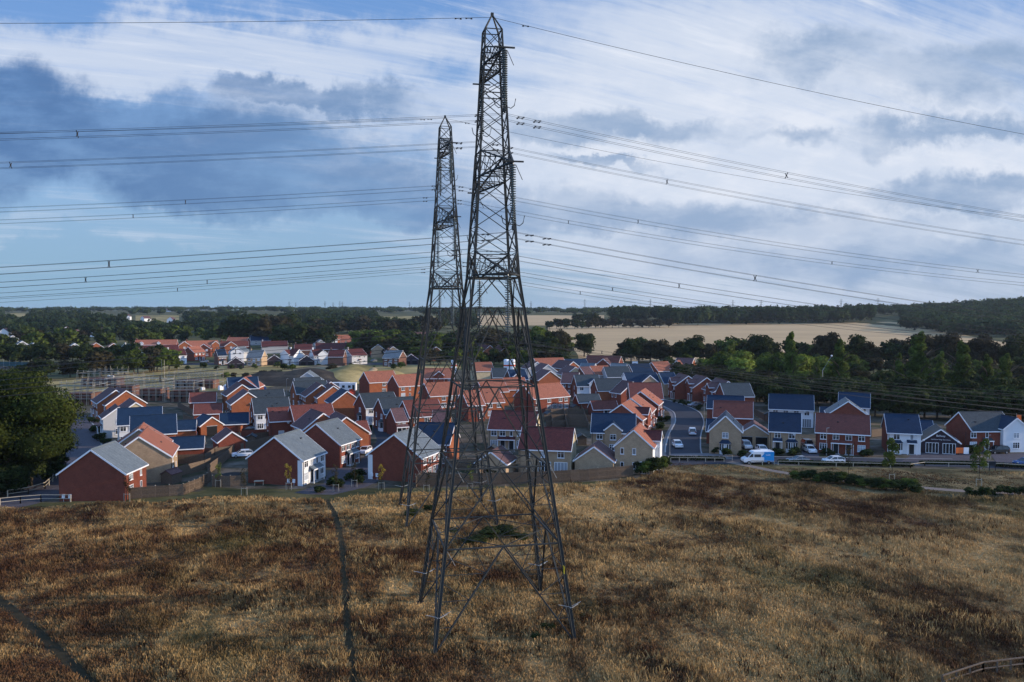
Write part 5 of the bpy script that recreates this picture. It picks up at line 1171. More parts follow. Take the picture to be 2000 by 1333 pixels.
# wood behind the right houses
row('yellow green sunlit tree on the wood edge above the plum roofs', 14, (1390, 318), (1660, 300), 10, 13.5, mats=(M_, L_M, L_M), nq=1800, use_pd=True, jd=18)  # lime leaves carry the sunlight on the wood edge in their colour
row('olive tree in the scrub between the poplars', 22, (1640, 300), (2050, 285), 6, 9.5, mats=(B_, D_, B_, M_), nq=1500, use_pd=True, jd=25)
row('dark tree in the shaded wood behind the main road houses', 28, (1480, 250), (2050, 228), 7.5, 10, mats=(D_,), nq=1500, use_pd=True, jd=10)
row('dark tree in the front row of the wood by the rightmost houses', 14, (1700, 222), (2060, 212), 7, 9.5, mats=(D_,), nq=1500, use_pd=True, jd=6)
row('dark tree at the wood edge above the street bend', 14, (1325, 300), (1500, 262), 7, 10.5, mats=(D_, D_, B_), nq=1500, use_pd=True, jd=12)
for lb, px, yt, D0, wx in (('poplar tree, leftmost and lit on its right side', 1546, 650, 292, 1.0), ('short poplar right of the leftmost', 1598, 700, 285, .9), ('broad dark poplar beside the leaning lamp', 1643, 664, 290, 1.3), ('tallest poplar, above the sales office', 1795, 650, 250, 1.1), ('broad poplar well right of the tallest one', 1881, 668, 248, 1.15), ('slim poplar, second from the right edge', 1932, 694, 248, 1.0), ('slim poplar nearest the right edge', 1966, 692, 250, 1.1), ('poplar standing between the tallest one and its right neighbour', 1838, 688, 262, .95), ('narrow poplar left of the tallest one', 1757, 692, 262, .9)):
    tree(lb, PD(px, D0), 30-(yt-HZ)*D0/F, 'poplar', M_, 3500, None, 'tall poplars in the wood', wx*1.05, 'poplar_tree')
# hedge and copses in and beyond the stubble field
row('round tree in the hedge crossing the stubble fields', 20, (1068, 1010), (1310, 1060), 10, 14, mats=(D_, B_), nq=350, use_pd=True, jd=12)
row('tree of the copse beyond the stubble field', 10, (1120, 1250), (1165, 1260), 11, 15, mats=(D_,), nq=300, use_pd=True, jd=15)
# young trees with guards
def sapling(lb, px, y, h, mat, n=500, k=.5):
    b = P(px, y); rq = random.Random(px); lb_ = [(rq.uniform(-1, 1)*h*.1*k*2, rq.uniform(-1, 1)*h*.1*k*2, h*(.4+.5*j/9), h*.12*k, h*.09) for j in range(10)]
    V_, Q_, t_ = leaves(lb_, n, .1 if h < 5 else .13, px % 7); cm = np_mesh('crown', V_, Q_, t_, mat)
    t = thing('young_tree', lb, 'sapling', b, 0, 'newly planted young trees'); c = bpy.data.objects.new('crown', cm); C.objects.link(c); c.parent = t
    m = MB(); m.tube([(0, 0, 0), (.03, 0, h*.5), (0, 0, h*.9)], [.05, .04, .015], 'bark', 5)
    for q in lb_: m.tube([(0, 0, q[2]-h*.08), (q[0], q[1], q[2])], .015, 'bark', 4); m.obj('trunk', t)
    m = MB()
    for s in (-.45, .45): m.bar((s, 0, 0), (s, 0, 1.3), .07, .07, 'paletimber')
    m.bar((-.45, 0, 1.15), (.45, 0, 1.15), .05, .07, 'paletimber'); m.obj('stake_frame', t)
for lb, px, y, h, mt in (('young tree in a stake frame before the curved fence', 248, 980, 4, B_), ('bare young tree right of the curved fence', 426, 952, 4.2, M_), ('young thin tree between fence and white fronted house', 477, 968, 4.5, B_), ('yellow leaved young tree at the corner of the white fronted house', 564, 958, 4.6, 'leaf_yel'), ('thin young tree in the middle of the paved close', 656, 961, 4.6, B_), ('young tree at the right of the paved close', 692, 952, 4.4, B_), ('yellowing young tree before the brick gable beside the pylon', 745, 957, 4.5, 'leaf_yel'), ('young tree near the left pylon leg', 833, 962, 4.5, B_), ('bright lime young tree behind the tall pylon', 918, 958, 4.6, L_M)):
    sapling(lb, px, y, h, mt, 260)
sapling('feathery yellow green young tree before the white detached house', 1742, 940, 7.6, M_, 2600, .62); sapling('feathery young tree before the rightmost houses', 1912, 950, 8.2, M_, 2000, .55)
sapling('bare young tree before the red semi detached pair', 1657, 942, 7, B_, 150, .4)
# shrubs
def shrub(lb, px, y, h, mat=D_, wx=1.6, nq=900, group=None, name='shrub'):
    return tree(lb, P(px, y), h, 'round', mat, nq, None, group, wx, name, 'shrub')
for i, (px, y, h) in enumerate(((1250, 927, 2.3), (1262, 930, 2.8), (1275, 929, 3.4), (1288, 925, 3.0), (1298, 915, 2.4))): shrub('leafy shrub of the clump at the end of the front fence', px, y, h, M_ if i % 2 else D_, 1.1, 1800, 'shrubs at the fence end')
for i in range(17): shrub('dark evergreen shrub in the hedge beside the footpath', 1555+i*14.5+random.uniform(-3, 3), 937+i*1.6+random.uniform(-2, 2), random.uniform(1.3, 2.3), D_ if i % 3 else M_, 1.7, 2500, 'hedge beside the footpath')
for i in range(9): shrub('dark shrub in the low hedge at the right edge of the field', 1893+i*15, 968+random.uniform(-2, 3), random.uniform(1.0, 1.7), D_, 1.2, 900, 'low hedge at the right edge')
for px, y, h, w in ((925, 1063, 1.3, 3.6), (960, 1050, 1.6, 3.2), (990, 1045, 1.5, 3.4), (1015, 1055, 1.2, 2.6), (885, 1045, 1.1, 2.6), (805, 1010, 1.5, 2.0), (838, 1000, 1.3, 1.8)): shrub('low bramble patch in the field under the pylons', px, y, h*.8, 'heath', w, 1800, 'bramble patches', 'bramble_patch')
for px, y, h, w in ((1070, 1235, 1.0, 2.0), (1045, 1250, .9, 1.8), (1140, 1215, .9, 1.6)): shrub('low green bramble by the right front pylon leg', px, y, h*.8, 'heath', w, 1800, 'brambles by the pylon leg', 'bramble_patch')
for i, (a, b, n) in enumerate((((1310, 899), (1412, 900), 18), ((1524, 906), (1600, 908), 14), ((1600, 909), (1780, 912), 28), ((1800, 908), (1925, 910), 20), ((1945, 912), (2030, 917), 12))):
    t = thing('clipped_hedge', ('low dark hedge behind the rail fence left of the van', 'low dark hedge behind the rail fence beside the silver car', 'low dark hedge before the red semi detached pair', 'low dark hedge before the sales office', 'low dark hedge at the right edge of the road')[i], 'hedge', P(*a)); d = P(*b)-P(*a)
    lb = [(d.x*k/n, d.y*k/n, .4, .6, .45) for k in range(n+1)]; cm = crown_mesh('foliage', lb, n*110, .13, D_, i); c = bpy.data.objects.new('foliage', cm); C.objects.link(c); c.parent = t
for i, (px, y, n) in enumerate(((655, 951, 4), (622, 962, 3), (700, 935, 3), (690, 940, 2), (1455, 895, 4), (1400, 885, 5), (1420, 888, 4), (1545, 889, 4), (1520, 889, 2), (1620, 889, 3), (1690, 892, 3), (1850, 884, 2), (1900, 886, 4), (1290, 838, 5), (1296, 822, 4), (1275, 852, 4), (190, 845, 4), (195, 860, 4), (185, 825, 3), (210, 868, 3), (740, 835, 4), (725, 842, 3), (1340, 792, 4), (1325, 788, 3), (1367, 800, 3), (960, 930, 2), (1240, 862, 3), (708, 945, 2))):
    for k in range(n): shrub('small dark garden shrub planted against the houses', px+random.uniform(-9, 9), y+random.uniform(-2, 2), random.uniform(.9, 1.7), D_, 1.4, 500, 'garden shrubs against the houses')
# far woods: one mass each
def wood(name, label, pts, hh, rr, mat='leaf_far', nq=46, seed=1):
    r = np.random.default_rng(seed); n = len(pts); h = r.uniform(*hh, n); w = r.uniform(*rr, n)
    lob = np.array([(p[0], p[1], T(p[0], p[1])+hi*.55, wi, hi*.48) for p, hi, wi in zip(pts, h, w)])
    extra = lob.copy(); extra[:, 0] += r.uniform(-1, 1, n)*w*.8; extra[:, 2] += h*r.uniform(-.1, .18, n); extra[:, 3] *= .6; extra[:, 4] *= .6
    lob = np.concatenate([lob, extra]); me = crown_mesh(name, lob, len(lob)*nq, 2.0, mat, seed, lobvar=.3)
    o = bpy.data.objects.new(name, me); C.objects.link(o); tag(o, label, 'woodland'); o['kind'] = 'stuff'; return o
def strip(n, px0, px1, D0, D1, seed, skip=None):
    r = np.random.default_rng(seed); out = []
    while len(out) < n:
        px = r.uniform(px0, px1); D = math.sqrt(r.uniform(D0**2, D1**2))
        if skip and skip(px, D): continue
        out.append(((px-1000)/F*D, D))
    return out
gap = lambda px, D: any(a < px < b and c < D < d for a, b, c, d in ((5, 60, 1200, 2100), (165, 245, 1300, 2100), (245, 365, 1000, 1700), (930, 1110, 1000, 1750), (470, 560, 1300, 2100), (735, 860, 1050, 1600), (1090, 1330, 1090, 1400)))
wood('mixed_wood', 'wide mass of mixed woodland filling the left middle distance below the skyline', strip(760, -120, 1010, 780, 1500, 3, lambda p, D: gap(p, D) or (p > 600 and D < 1000)), (9, 15), (5, 9), nq=40, seed=3)
wood('skyline_wood', 'hazy band of woods and hedges along the left and centre skyline', strip(900, -150, 1200, 1500, 4200, 4, gap), (9, 17), (9, 20), nq=26, seed=4)
wood('field_edge_wood', 'dark wood along the far edge of the stubble field', strip(380, 1190, 1705, 1060, 1420, 5, lambda p, D: D < 1085+(p-1250)*.22 or (p < 1290 and D < 1250)), (18, 24), (6, 10), nq=60, seed=5)
wood('hillside_wood', 'dense dark wood on the hill at the right edge', strip(800, 1765, 2150, 800, 1350, 6, lambda p, D: D < 800+max(0, 1900-p)*1.3), (12, 16), (6, 9), nq=60, seed=6)
wood('rear_hill_wood', 'paler wood behind the right end of the stubble field', strip(320, 1660, 2150, 1380, 1900, 7), (14, 19), (8, 12), nq=40, seed=7)
wood('right_skyline_wood', 'hazy far wood on the right skyline', strip(260, 1150, 2150, 2200, 3800, 8), (10, 16), (10, 20), nq=24, seed=8)
# small far roofs between the trees (each its own cottage)
rr = random.Random(9); cot = None
for k, (px, D) in enumerate(((10, 800), (45, 860), (90, 900), (130, 850), (285, 1250), (335, 1200), (390, 1100), (375, 1280), (250, 1350), (570, 1150), (590, 1080), (615, 1150), (600, 1250), (820, 700), (1010, 2500), (330, 2300), (440, 2400), (600, 900), (150, 760), (190, 820))):
    b = PD(px, D); 
    if cot is None:
        cot = thing('cottage', 'tiny pale walled cottage among the far trees', 'house', b, .3, 'tiny cottages among the far trees'); w_, r_, f_ = MB(), MB(), MB()
        gabled(w_, r_, f_, 4.5, 6, 6, 9.5, {q: 'white' for q in 'GBRL'}, 'plum'); w_.obj('wall', cot); r_.obj('roof', cot)
    else: dup(cot, 'tiny pale walled cottage among the far trees', b, rr.uniform(0, 3))
o = MB(); o.box((-75, -20, 0), (75, 20, 10), 'trim'); o.box((-76, -21, 10), (76, 21, 11), 'greyw')
for k in range(9): o.box((-66+k*16, -20.1, 1), (-58+k*16, -19.9, 7), 'greyw')
w_ = o.obj('warehouse'); w_.location = PD(152, 4300, 2); tag(w_, 'long white warehouse roof on the far left skyline', 'warehouse')
# ---------------------------------------------------------------- ground
def sheet(name, pts, z, mat, label=None, px=True, kind='structure'):
    W_ = [P(*p) if px else Vector(p) for p in pts]; bm_ = MB(); bm_.poly([(p.x, p.y, z) for p in W_], mat); o = bm_.obj(name)
    if o.data.polygons[0].normal.z < 0: o.data.flip_normals()
    o['kind'] = kind; return o
def ribbon(name, pts, w, z, mat):
    W_ = [P(*p) for p in pts]; Q = []
    for a, b in zip(W_, W_[1:]):
        n = max(1, int((b-a).length/3)); Q += [a.lerp(b, i/n) for i in range(n)]
    Q.append(W_[-1])
    for _ in range(3): Q = [Q[0]]+[(Q[i-1]+Q[i]*2+Q[i+1])/4 for i in range(1, len(Q)-1)]+[Q[-1]]
    m = MB(); Lf, Rt = [], []
    for i, p in enumerate(Q):
        d = (Q[min(i+1, len(Q)-1)]-Q[max(i-1, 0)]).normalized(); nn = Vector((-d.y, d.x, 0)); Lf.append(p+nn*w/2); Rt.append(p-nn*w/2)
    for i in range(len(Q)-1): m.poly([(Rt[i].x, Rt[i].y, z), (Rt[i+1].x, Rt[i+1].y, z), (Lf[i+1].x, Lf[i+1].y, z), (Lf[i].x, Lf[i].y, z)], mat)
    o = m.obj(name); o['kind'] = 'structure'; return o, Q
ys = [-600, -300, -100, 0, 40, 80, 120, 200, 300, 400, 500]+list(np.geomspace(560, 9000, 70)); xs_ = list(np.geomspace(60, 9000, 46)); xs_ = [-x for x in xs_[::-1]]+[0]+xs_
VV = np.array([(x, y, T(x, y)) for y in ys for x in xs_]); nx = len(xs_)
QQ = np.array([(j*nx+i, j*nx+i+1, (j+1)*nx+i+1, (j+1)*nx+i) for j in range(len(ys)-1) for i in range(nx-1)])
me = np_mesh('ground', VV, QQ, np.zeros(len(VV)), 'land'); o = bpy.data.objects.new('ground', me); C.objects.link(o); o['kind'] = 'structure'
MEAD = [(-500, 1010), (0, 992), (110, 990), (280, 984), (400, 972), (480, 972), (560, 976), (650, 978), (720, 972), (800, 968), (860, 962), (1000, 956), (1150, 950), (1240, 936), (1300, 928), (1420, 931), (1550, 940), (1640, 958), (1800, 972), (2000, 975), (2500, 985)]
far = [P(*p) for p in MEAD]; poly = [(p.x, p.y) for p in far]+[(190, 20), (-190, 20)]
sheet('meadow', [(x, y, 0) for x, y in poly], .008, 'meadow', px=False)
VIL = [(-300, 985), (0, 980), (110, 982), (420, 958), (480, 972), (1000, 952), (1240, 936), (1300, 905), (2100, 922), (2300, 850), (1980, 800), (1600, 775), (1400, 745), (1300, 722), (800, 724), (700, 752), (560, 752), (480, 762), (100, 758), (-200, 800)]
sheet('village_ground', VIL, .004, 'garden')
sheet('verge', [(1240, 936), (1300, 903), (1420, 907), (1560, 913), (1800, 916), (2200, 926), (2500, 985), (2000, 977), (1800, 974), (1640, 960), (1550, 942), (1420, 933), (1300, 930)], .012, 'park')
sheet('mown_strip', [(-300, 1003), (0, 995), (110, 992), (280, 986), (400, 974), (480, 974), (650, 980), (860, 964), (1000, 958), (1240, 937), (1235, 936), (1000, 950), (812, 954), (480, 956), (415, 952), (360, 969), (136, 981), (0, 985), (-300, 985)], .012, 'mown')
def farsheet(name, px0, px1, D0, D1, mat, nxx=24, nyy=24, edge=None):
    V_ = []; 
    for j in range(nyy+1):
        D = D0+(D1-D0)*j/nyy
        for i in range(nxx+1):
            a, b = (edge(D) if edge else (px0, px1)); px = a+(b-a)*i/nxx; x = (px-1000)/F*D; V_.append((x, D, T(x, D)+.06))
    Q_ = np.array([(j*(nxx+1)+i, j*(nxx+1)+i+1, (j+1)*(nxx+1)+i+1, (j+1)*(nxx+1)+i) for j in range(nyy) for i in range(nxx)])
    me = np_mesh(name, np.array(V_), Q_, np.zeros(len(V_)), mat); o = bpy.data.objects.new(name, me); C.objects.link(o); o['kind'] = 'structure'; return o
farsheet('stubble_field', 1062, 1900, 455, 1190, 'stubble', 60, 60, edge=lambda D: (1130-60*ss(D, 480, 900), 2050-170*ss(D, 500, 900)))
farsheet('stubble_field', 920, 1180, 1120, 1700, 'stubble'); farsheet('stubble_field', 1160, 1330, 1100, 1180, 'stubble')
for k, (a, b, c, d) in enumerate(((20, 50, 1250, 2100), (265, 350, 1050, 1700), (745, 850, 1100, 1600))): farsheet('far_field', a, b, c, d, 'roughfield', 8, 8)
sheet('rough_field', [(-300, 770), (100, 772), (480, 762), (560, 752), (700, 750), (820, 727), (820, 714), (320, 714), (180, 736), (-300, 742)], .008, 'roughfield')
sheet('rough_field', [(740, 722), (900, 722), (900, 708), (820, 708)], .012, 'roughfield')
# earth mounds
def mound(name, px, y, rx, ry, h, mat, seed=0):
    c = P(px, y); V_ = []; n = 28
    for j in range(n+1):
        for i in range(n+1):
            u, v = i/n*2-1, j/n*2-1; r = math.hypot(u, v); z = h*max(0, cos(min(1, r)*pi/2))**.8*(1+.16*sin(u*7+seed)+.14*cos(v*6+seed*2))-.3*(r > .98); V_.append((c.x+u*rx, c.y+v*ry, z))
    Q_ = np.array([(j*(n+1)+i, j*(n+1)+i+1, (j+1)*(n+1)+i+1, (j+1)*(n+1)+i) for j in range(n) for i in range(n)])
    me = np_mesh(name, np.array(V_), Q_, np.zeros(len(V_)), mat); o = bpy.data.objects.new(name, me); C.objects.link(o); o['kind'] = 'structure'
mound('spoil_heap', 585, 745, 28, 22, 4.4, 'spoil'); mound('earth_bank', 690, 738, 24, 30, 4.6, 'roughfield', 2); mound('earth_bank', 660, 722, 26, 10, 2, 'sand', 4); mound('earth_bank', 716, 738, 8, 16, 4, 'sand', 5)
# roads and paths
ribbon('street_paving', [(150, 812), (162, 825), (170, 850), (158, 885), (128, 925), (90, 962), (40, 982), (-60, 998)], 8.5, .016, 'paving')
ribbon('footpath_kerb', [(176, 823), (190, 838), (199, 868), (196, 890)], .35, .06, 'concrete')
sheet('close_paving', [(575, 963), (600, 966), (650, 967), (690, 958), (720, 950), (740, 938), (728, 914), (650, 914), (640, 925), (632, 945)], .02, 'paving')
ribbon('close_road', [(700, 945), (725, 915), (745, 885), (765, 862), (752, 838), (715, 805)], 6, .016, 'asphalt')
ribbon('pavement', [(1306, 905), (1304, 880), (1312, 850), (1323, 828), (1318, 806), (1296, 790), (1270, 782)], 3.0, .02, 'pave')
_, RQ = ribbon('side_street', [(1340, 905), (1333, 880), (1337, 850), (1348, 825), (1343, 806), (1318, 793), (1290, 784), (1250, 776)], 7.2, .024, 'asphalt')
for o_ in (-1, 1):
    m = MB(); E_ = []
    for i, p in enumerate(RQ):
        d = (RQ[min(i+1, len(RQ)-1)]-RQ[max(i-1, 0)]).normalized(); E_.append(p+Vector((-d.y, d.x, 0))*o_*3.7)
    for a, b in zip(E_[3:], E_[4:]): m.bar(a+ZUP*.06, b+ZUP*.06, .28, .13, 'concrete')
    m.obj('kerb')['kind'] = 'structure'
ribbon('main_road', [(1290, 903), (1400, 899), (1500, 899), (1700, 902), (1900, 907), (2150, 914)], 7.5, .028, 'asphalt')
ribbon('junction_paving', [(1316, 893), (1420, 891)], 7, .032, 'pave')
ribbon('kerb_line', [(1420, 894), (1500, 893), (1700, 896), (1860, 898)], .4, .12, 'concrete'); ribbon('kerb_line', [(1440, 906), (1700, 908), (1920, 911), (2100, 916)], .3, .1, 'concrete')
sheet('drive_paving', [(1790, 884), (1890, 884), (1925, 898), (1760, 902)], .036, 'paving'); sheet('drive_paving', [(1935, 888), (2100, 882), (2120, 905), (1945, 903)], .036, 'paving')
sheet('drive_paving', [(1440, 880), (1505, 880), (1510, 893), (1436, 893)], .036, 'paving'); sheet('drive_paving', [(1566, 870), (1596, 870), (1600, 893), (1566, 893)], .036, 'paving')
ribbon('door_path', [(1901, 888), (1928, 898)], 1.2, .045, 'gravel')
ribbon('gravel_path', [(1424, 903), (1455, 909), (1500, 919), (1560, 930), (1640, 938), (1760, 950), (1900, 962), (2100, 968)], 2.0, .04, 'gravel')
sheet('parking_court', [(-30, 716), (-30, 722), (160, 722), (160, 716)], .02, 'asphalt'); sheet('estate_road', [(320, 713), (820, 713), (820, 709), (320, 709)], .02, 'asphalt')
sheet('lawn', [(950, 925), (1060, 925), (1060, 938), (950, 938)], .02, 'mown')
_, T1 = ribbon('trodden_path', [(636, 976), (655, 1002), (664, 1040), (670, 1090), (674, 1150), (678, 1230), (688, 1300), (696, 1360)], .8, .03, 'track')
_, T2 = ribbon('trodden_path', [(-60, 1130), (0, 1172), (60, 1225), (120, 1278), (190, 1345)], 1.0, .03, 'track')
# ---------------------------------------------------------------- dry grass on the meadow
def inpoly(x, y):
    ins = np.zeros(len(x), bool); n = len(poly)
    for i in range(n):
        x0, y0 = poly[i]; x1, y1 = poly[(i+1) % n]
        c = ((y0 > y) != (y1 > y)) & (x < (x1-x0)*(y-y0)/(y1-y0+1e-12)+x0); ins ^= c
    return ins
def clear(x, y):
    k = np.ones(len(x), bool)
    for Q, w in ((T1, .5), (T2, .6)):
        for p, q in zip(Q, Q[1:]):
            dx, dy = q.x-p.x, q.y-p.y; t = np.clip(((x-p.x)*dx+(y-p.y)*dy)/(dx*dx+dy*dy), 0, 1); k &= (x-p.x-t*dx)**2+(y-p.y-t*dy)**2 > w*w
    return k
def grass(name, n, hmin, hmax, seed, label, mat='straw', nb=6, sel=None, spread=.16, lean=1., wid=1.):
    r = np.random.default_rng(seed); y = (128+48*r.random(n*2)) if name == 'verge_grass' else 56+(150-56)*r.random(n*2)**1.35; x = (r.random(n*2)-.5)*2*(.72*y+12)
    # patchiness: clumps follow slow waves
    f = np.sin(x*.31+np.sin(y*.17)*2)+np.sin(y*.43+np.cos(x*.13)*2.4)+np.sin(x*.9+y*.7)*.5
    k = inpoly(x, y) & (r.random(n*2) < .72+.1*f) & clear(x, y) & (sel(x, y, r) if sel else True); x, y, f = x[k][:n], y[k][:n], f[k][:n]; n = len(x)
    xx = np.repeat(x, nb)+r.normal(size=n*nb)*spread; yy = np.repeat(y, nb)+r.normal(size=n*nb)*spread
    h = np.repeat((hmin+(hmax-hmin)*r.random(n))*np.clip(1+.34*f, .35, 2), nb)*(.6+.5*r.random(n*nb)); a = r.random(n*nb)*2*pi; w = (.022+.026*r.random(n*nb))*wid; le = h*(.15+.5*r.random(n*nb))*lean; b = r.random(n*nb)*2*pi
    bx, by = np.cos(a)*w, np.sin(a)*w; tx, ty = xx+np.cos(b)*le, yy+np.sin(b)*le
    V_ = np.stack([np.stack([xx-bx, yy-by, 0*h], 1), np.stack([xx+bx, yy+by, 0*h], 1), np.stack([tx+bx*.5, ty+by*.5, h], 1), np.stack([tx-bx*.5, ty-by*.5, h*.96], 1)], 1).reshape(-1, 3)
    Q_ = np.arange(len(V_)).reshape(-1, 4); tint = np.repeat(np.repeat(np.clip(.5+r.normal(size=n)*.2, 0, 1), nb)*(.7+.6*r.random(n*nb)), 4)
    me = np_mesh(name, V_, Q_, tint, mat); o = bpy.data.objects.new(name, me); C.objects.link(o); tag(o, label, 'grass'); o['kind'] = 'stuff'
grass('dry_grass', 210000, .22, .55, 21, 'dry brown and straw coloured grass covering the foreground field')
pv = [P(*q) for q in [(1240, 936), (1300, 905), (1420, 909), (1560, 915), (1800, 918), (2200, 928), (2500, 985), (2000, 977), (1800, 974), (1640, 960), (1550, 942), (1420, 933), (1300, 930)]]; meadow_poly = poly; poly = [(p.x, p.y) for p in pv]
_, GP = None, [P(*q) for q in [(1424, 903), (1455, 909), (1500, 919), (1560, 930), (1640, 938), (1760, 950), (1900, 962), (2100, 968)]]
def far_from_path(x, y, r):
    k = np.ones(len(x), bool)
    for p, q in zip(GP, GP[1:]):
        dx, dy = q.x-p.x, q.y-p.y; t = np.clip(((x-p.x)*dx+(y-p.y)*dy)/(dx*dx+dy*dy), 0, 1); k &= (x-p.x-t*dx)**2+(y-p.y-t*dy)**2 > 1.3
    return k
grass('verge_grass', 40000, .07, .2, 41, 'short dry grass on the verge between the field and the road', 'straw', 5, far_from_path, .2, 1., 1.2)
poly = meadow_poly
def wav(x, y, s, ph): return np.sin(x*s+np.sin(y*s*1.3+ph)*1.7+ph)+np.sin(y*s*1.6+np.sin(x*s*.8+ph*2)*2.1)+.7*np.sin((x+y)*s*2.3+ph)
grass('russet_weeds', 6000, .4, .85, 31, 'dark russet dock and weed stems standing in patches of the field', 'dock', 9, lambda x, y, r: (wav(x, y, .16, 1.) > .55) | (r.random(len(x)) < .04), .22, .5, 1.3)
grass('straw_tussocks', 9000, .4, .8, 32, 'pale straw tussocks in brighter patches of the field', 'palestraw', 12, lambda x, y, r: ((wav(x, y, .13, 4.) > .9) & (x > -32)) | (wav(x, y, .3, 2.) > 2.1) | ((y > 108) & (x < 10) & (r.random(len(x)) < .35)), .2, 1.1, .9)
# ---------------------------------------------------------------- haze
m = bpy.data.materials.new('air'); m.use_nodes = True; nt = m.node_tree; nt.nodes.remove(nt.nodes['Principled BSDF'])
v = N(nt, 'ShaderNodeVolumePrincipled'); v.inputs['Color'].default_value = (.72, .84, 1, 1); v.inputs['Density'].default_value = HAZE; v.inputs['Anisotropy'].default_value = .2
nt.links.new(v.outputs[0], nt.nodes['Material Output'].inputs['Volume']); M['air'] = m
hb = MB(); hb.box((-9200, -700, -6), (9200, 9200, 75), 'air'); o = hb.obj('haze'); o['kind'] = 'stuff'; o['label'] = 'thin blue haze over the far land'
# ---------------------------------------------------------------- light, sky, camera
SUN_EL, SUN_AZ = R(15), R(0)      # elevation; azimuth from +x towards +y
sd = bpy.data.lights.new('sun', 'SUN'); sd.energy = 5.0; sd.angle = R(.6); sd.color = (1, .83, .64)
so_ = bpy.data.objects.new('sun', sd); C.objects.link(so_)
dirv = Vector((cos(SUN_EL)*cos(SUN_AZ), cos(SUN_EL)*sin(SUN_AZ), sin(SUN_EL))); so_.rotation_euler = dirv.to_track_quat('Z', 'Y').to_euler()
w = bpy.data.worlds.new('World'); bpy.context.scene.world = w; w.use_nodes = True; nt = w.node_tree; nt.nodes.clear()
out = N(nt, 'ShaderNodeOutputWorld'); bg = N(nt, 'ShaderNodeBackground'); bg.inputs['Strength'].default_value = .1; nt.links.new(bg.outputs[0], out.inputs[0])
sky = N(nt, 'ShaderNodeTexSky', sky_type='NISHITA'); sky.sun_disc = False; sky.sun_elevation = SUN_EL; sky.sun_rotation = R(90)-SUN_AZ; sky.air_density = 1.0; sky.dust_density = .6; sky.ozone_density = 2
tc = N(nt, 'ShaderNodeTexCoord'); sp = N(nt, 'ShaderNodeSeparateXYZ'); nt.links.new(tc.outputs['Generated'], sp.inputs[0])
def MT(op, a, b=None, clamp=False):
    n = N(nt, 'ShaderNodeMath', operation=op); n.use_clamp = clamp
    for i, x in enumerate((a, b)):
        if x is None: continue
        if isinstance(x, (int, float)): n.inputs[i].default_value = x
        else: nt.links.new(x, n.inputs[i])
    return n.outputs[0]
yy_ = MT('MAXIMUM', MT('ABSOLUTE', sp.outputs[1]), .08); U = MT('DIVIDE', sp.outputs[0], yy_); Vv = MT('DIVIDE', sp.outputs[2], yy_)
def comb(x, y, z=0.):
    c = N(nt, 'ShaderNodeCombineXYZ')
    for i, q in enumerate((x, y, z)):
        if isinstance(q, (int, float)): c.inputs[i].default_value = q
        else: nt.links.new(q, c.inputs[i])
    return c.outputs[0]
zc = MT('MAXIMUM', sp.outputs[2], 0.); den = MT('ADD', zc, .16)
PX = MT('DIVIDE', sp.outputs[0], den); PY = MT('DIVIDE', sp.outputs[1], den)
def nz(x, y, sc, det=6, rough=.6, off=0., dist=0.):
    n = N(nt, 'ShaderNodeTexNoise'); n.inputs['Scale'].default_value = sc; n.inputs['Detail'].default_value = det; n.inputs['Roughness'].default_value = rough; n.inputs['Distortion'].default_value = dist
    nt.links.new(comb(x, y, off), n.inputs['Vector']); return n.outputs['Fac']
def sm(x, a, b):
    n = N(nt, 'ShaderNodeMapRange', interpolation_type='SMOOTHSTEP'); n.inputs['From Min'].default_value = a; n.inputs['From Max'].default_value = b; nt.links.new(x, n.inputs['Value']); return n.outputs[0]
wob = MT('MULTIPLY', MT('SUBTRACT', nz(U, Vv, 5., 7, .62, 3.), .5), .34); wob2 = MT('MULTIPLY', MT('SUBTRACT', nz(U, Vv, 6., 7, .62, 9.), .5), .18)
def ell(px, py, rx, ry, soft=.9):
    u0, v0 = (px-1000)/F, (HZ-py)/F
    a = MT('DIVIDE', MT('SUBTRACT', MT('ADD', U, wob), u0), rx/F); b = MT('DIVIDE', MT('SUBTRACT', MT('ADD', Vv, wob2), v0), ry/F)
    r = MT('SQRT', MT('ADD', MT('MULTIPLY', a, a), MT('MULTIPLY', b, b))); return sm(r, 1+soft*.5, 1-soft*.5)
def mx(*a):
    r = a[0]
    for b in a[1:]: r = MT('MAXIMUM', r, b)
    return r
def MC(f, a, b):
    n = N(nt, 'ShaderNodeMix', data_type='RGBA')
    if isinstance(f, (int, float)): n.inputs[0].default_value = f
    else: nt.links.new(f, n.inputs[0])
    for s, q in ((6, a), (7, b)):
        if isinstance(q, tuple): n.inputs[s].default_value = (*[k*10 for k in q], 1)
        else: nt.links.new(q, n.inputs[s])
    return n.outputs[2]
K = SKYK
# pale air towards the horizon
hor = sm(Vv, .20, -.01)
side = sm(U, -.5, .5)
horc = MC(side, (.27*K, .45*K, .62*K), (.40*K, .50*K, .65*K))
blue = MC(sm(Vv, .1, .45), (.30*K, .50*K, .82*K), (.17*K, .36*K, .77*K))
base = MC(.8, sky.outputs[0], blue); base = MC(hor, base, horc)
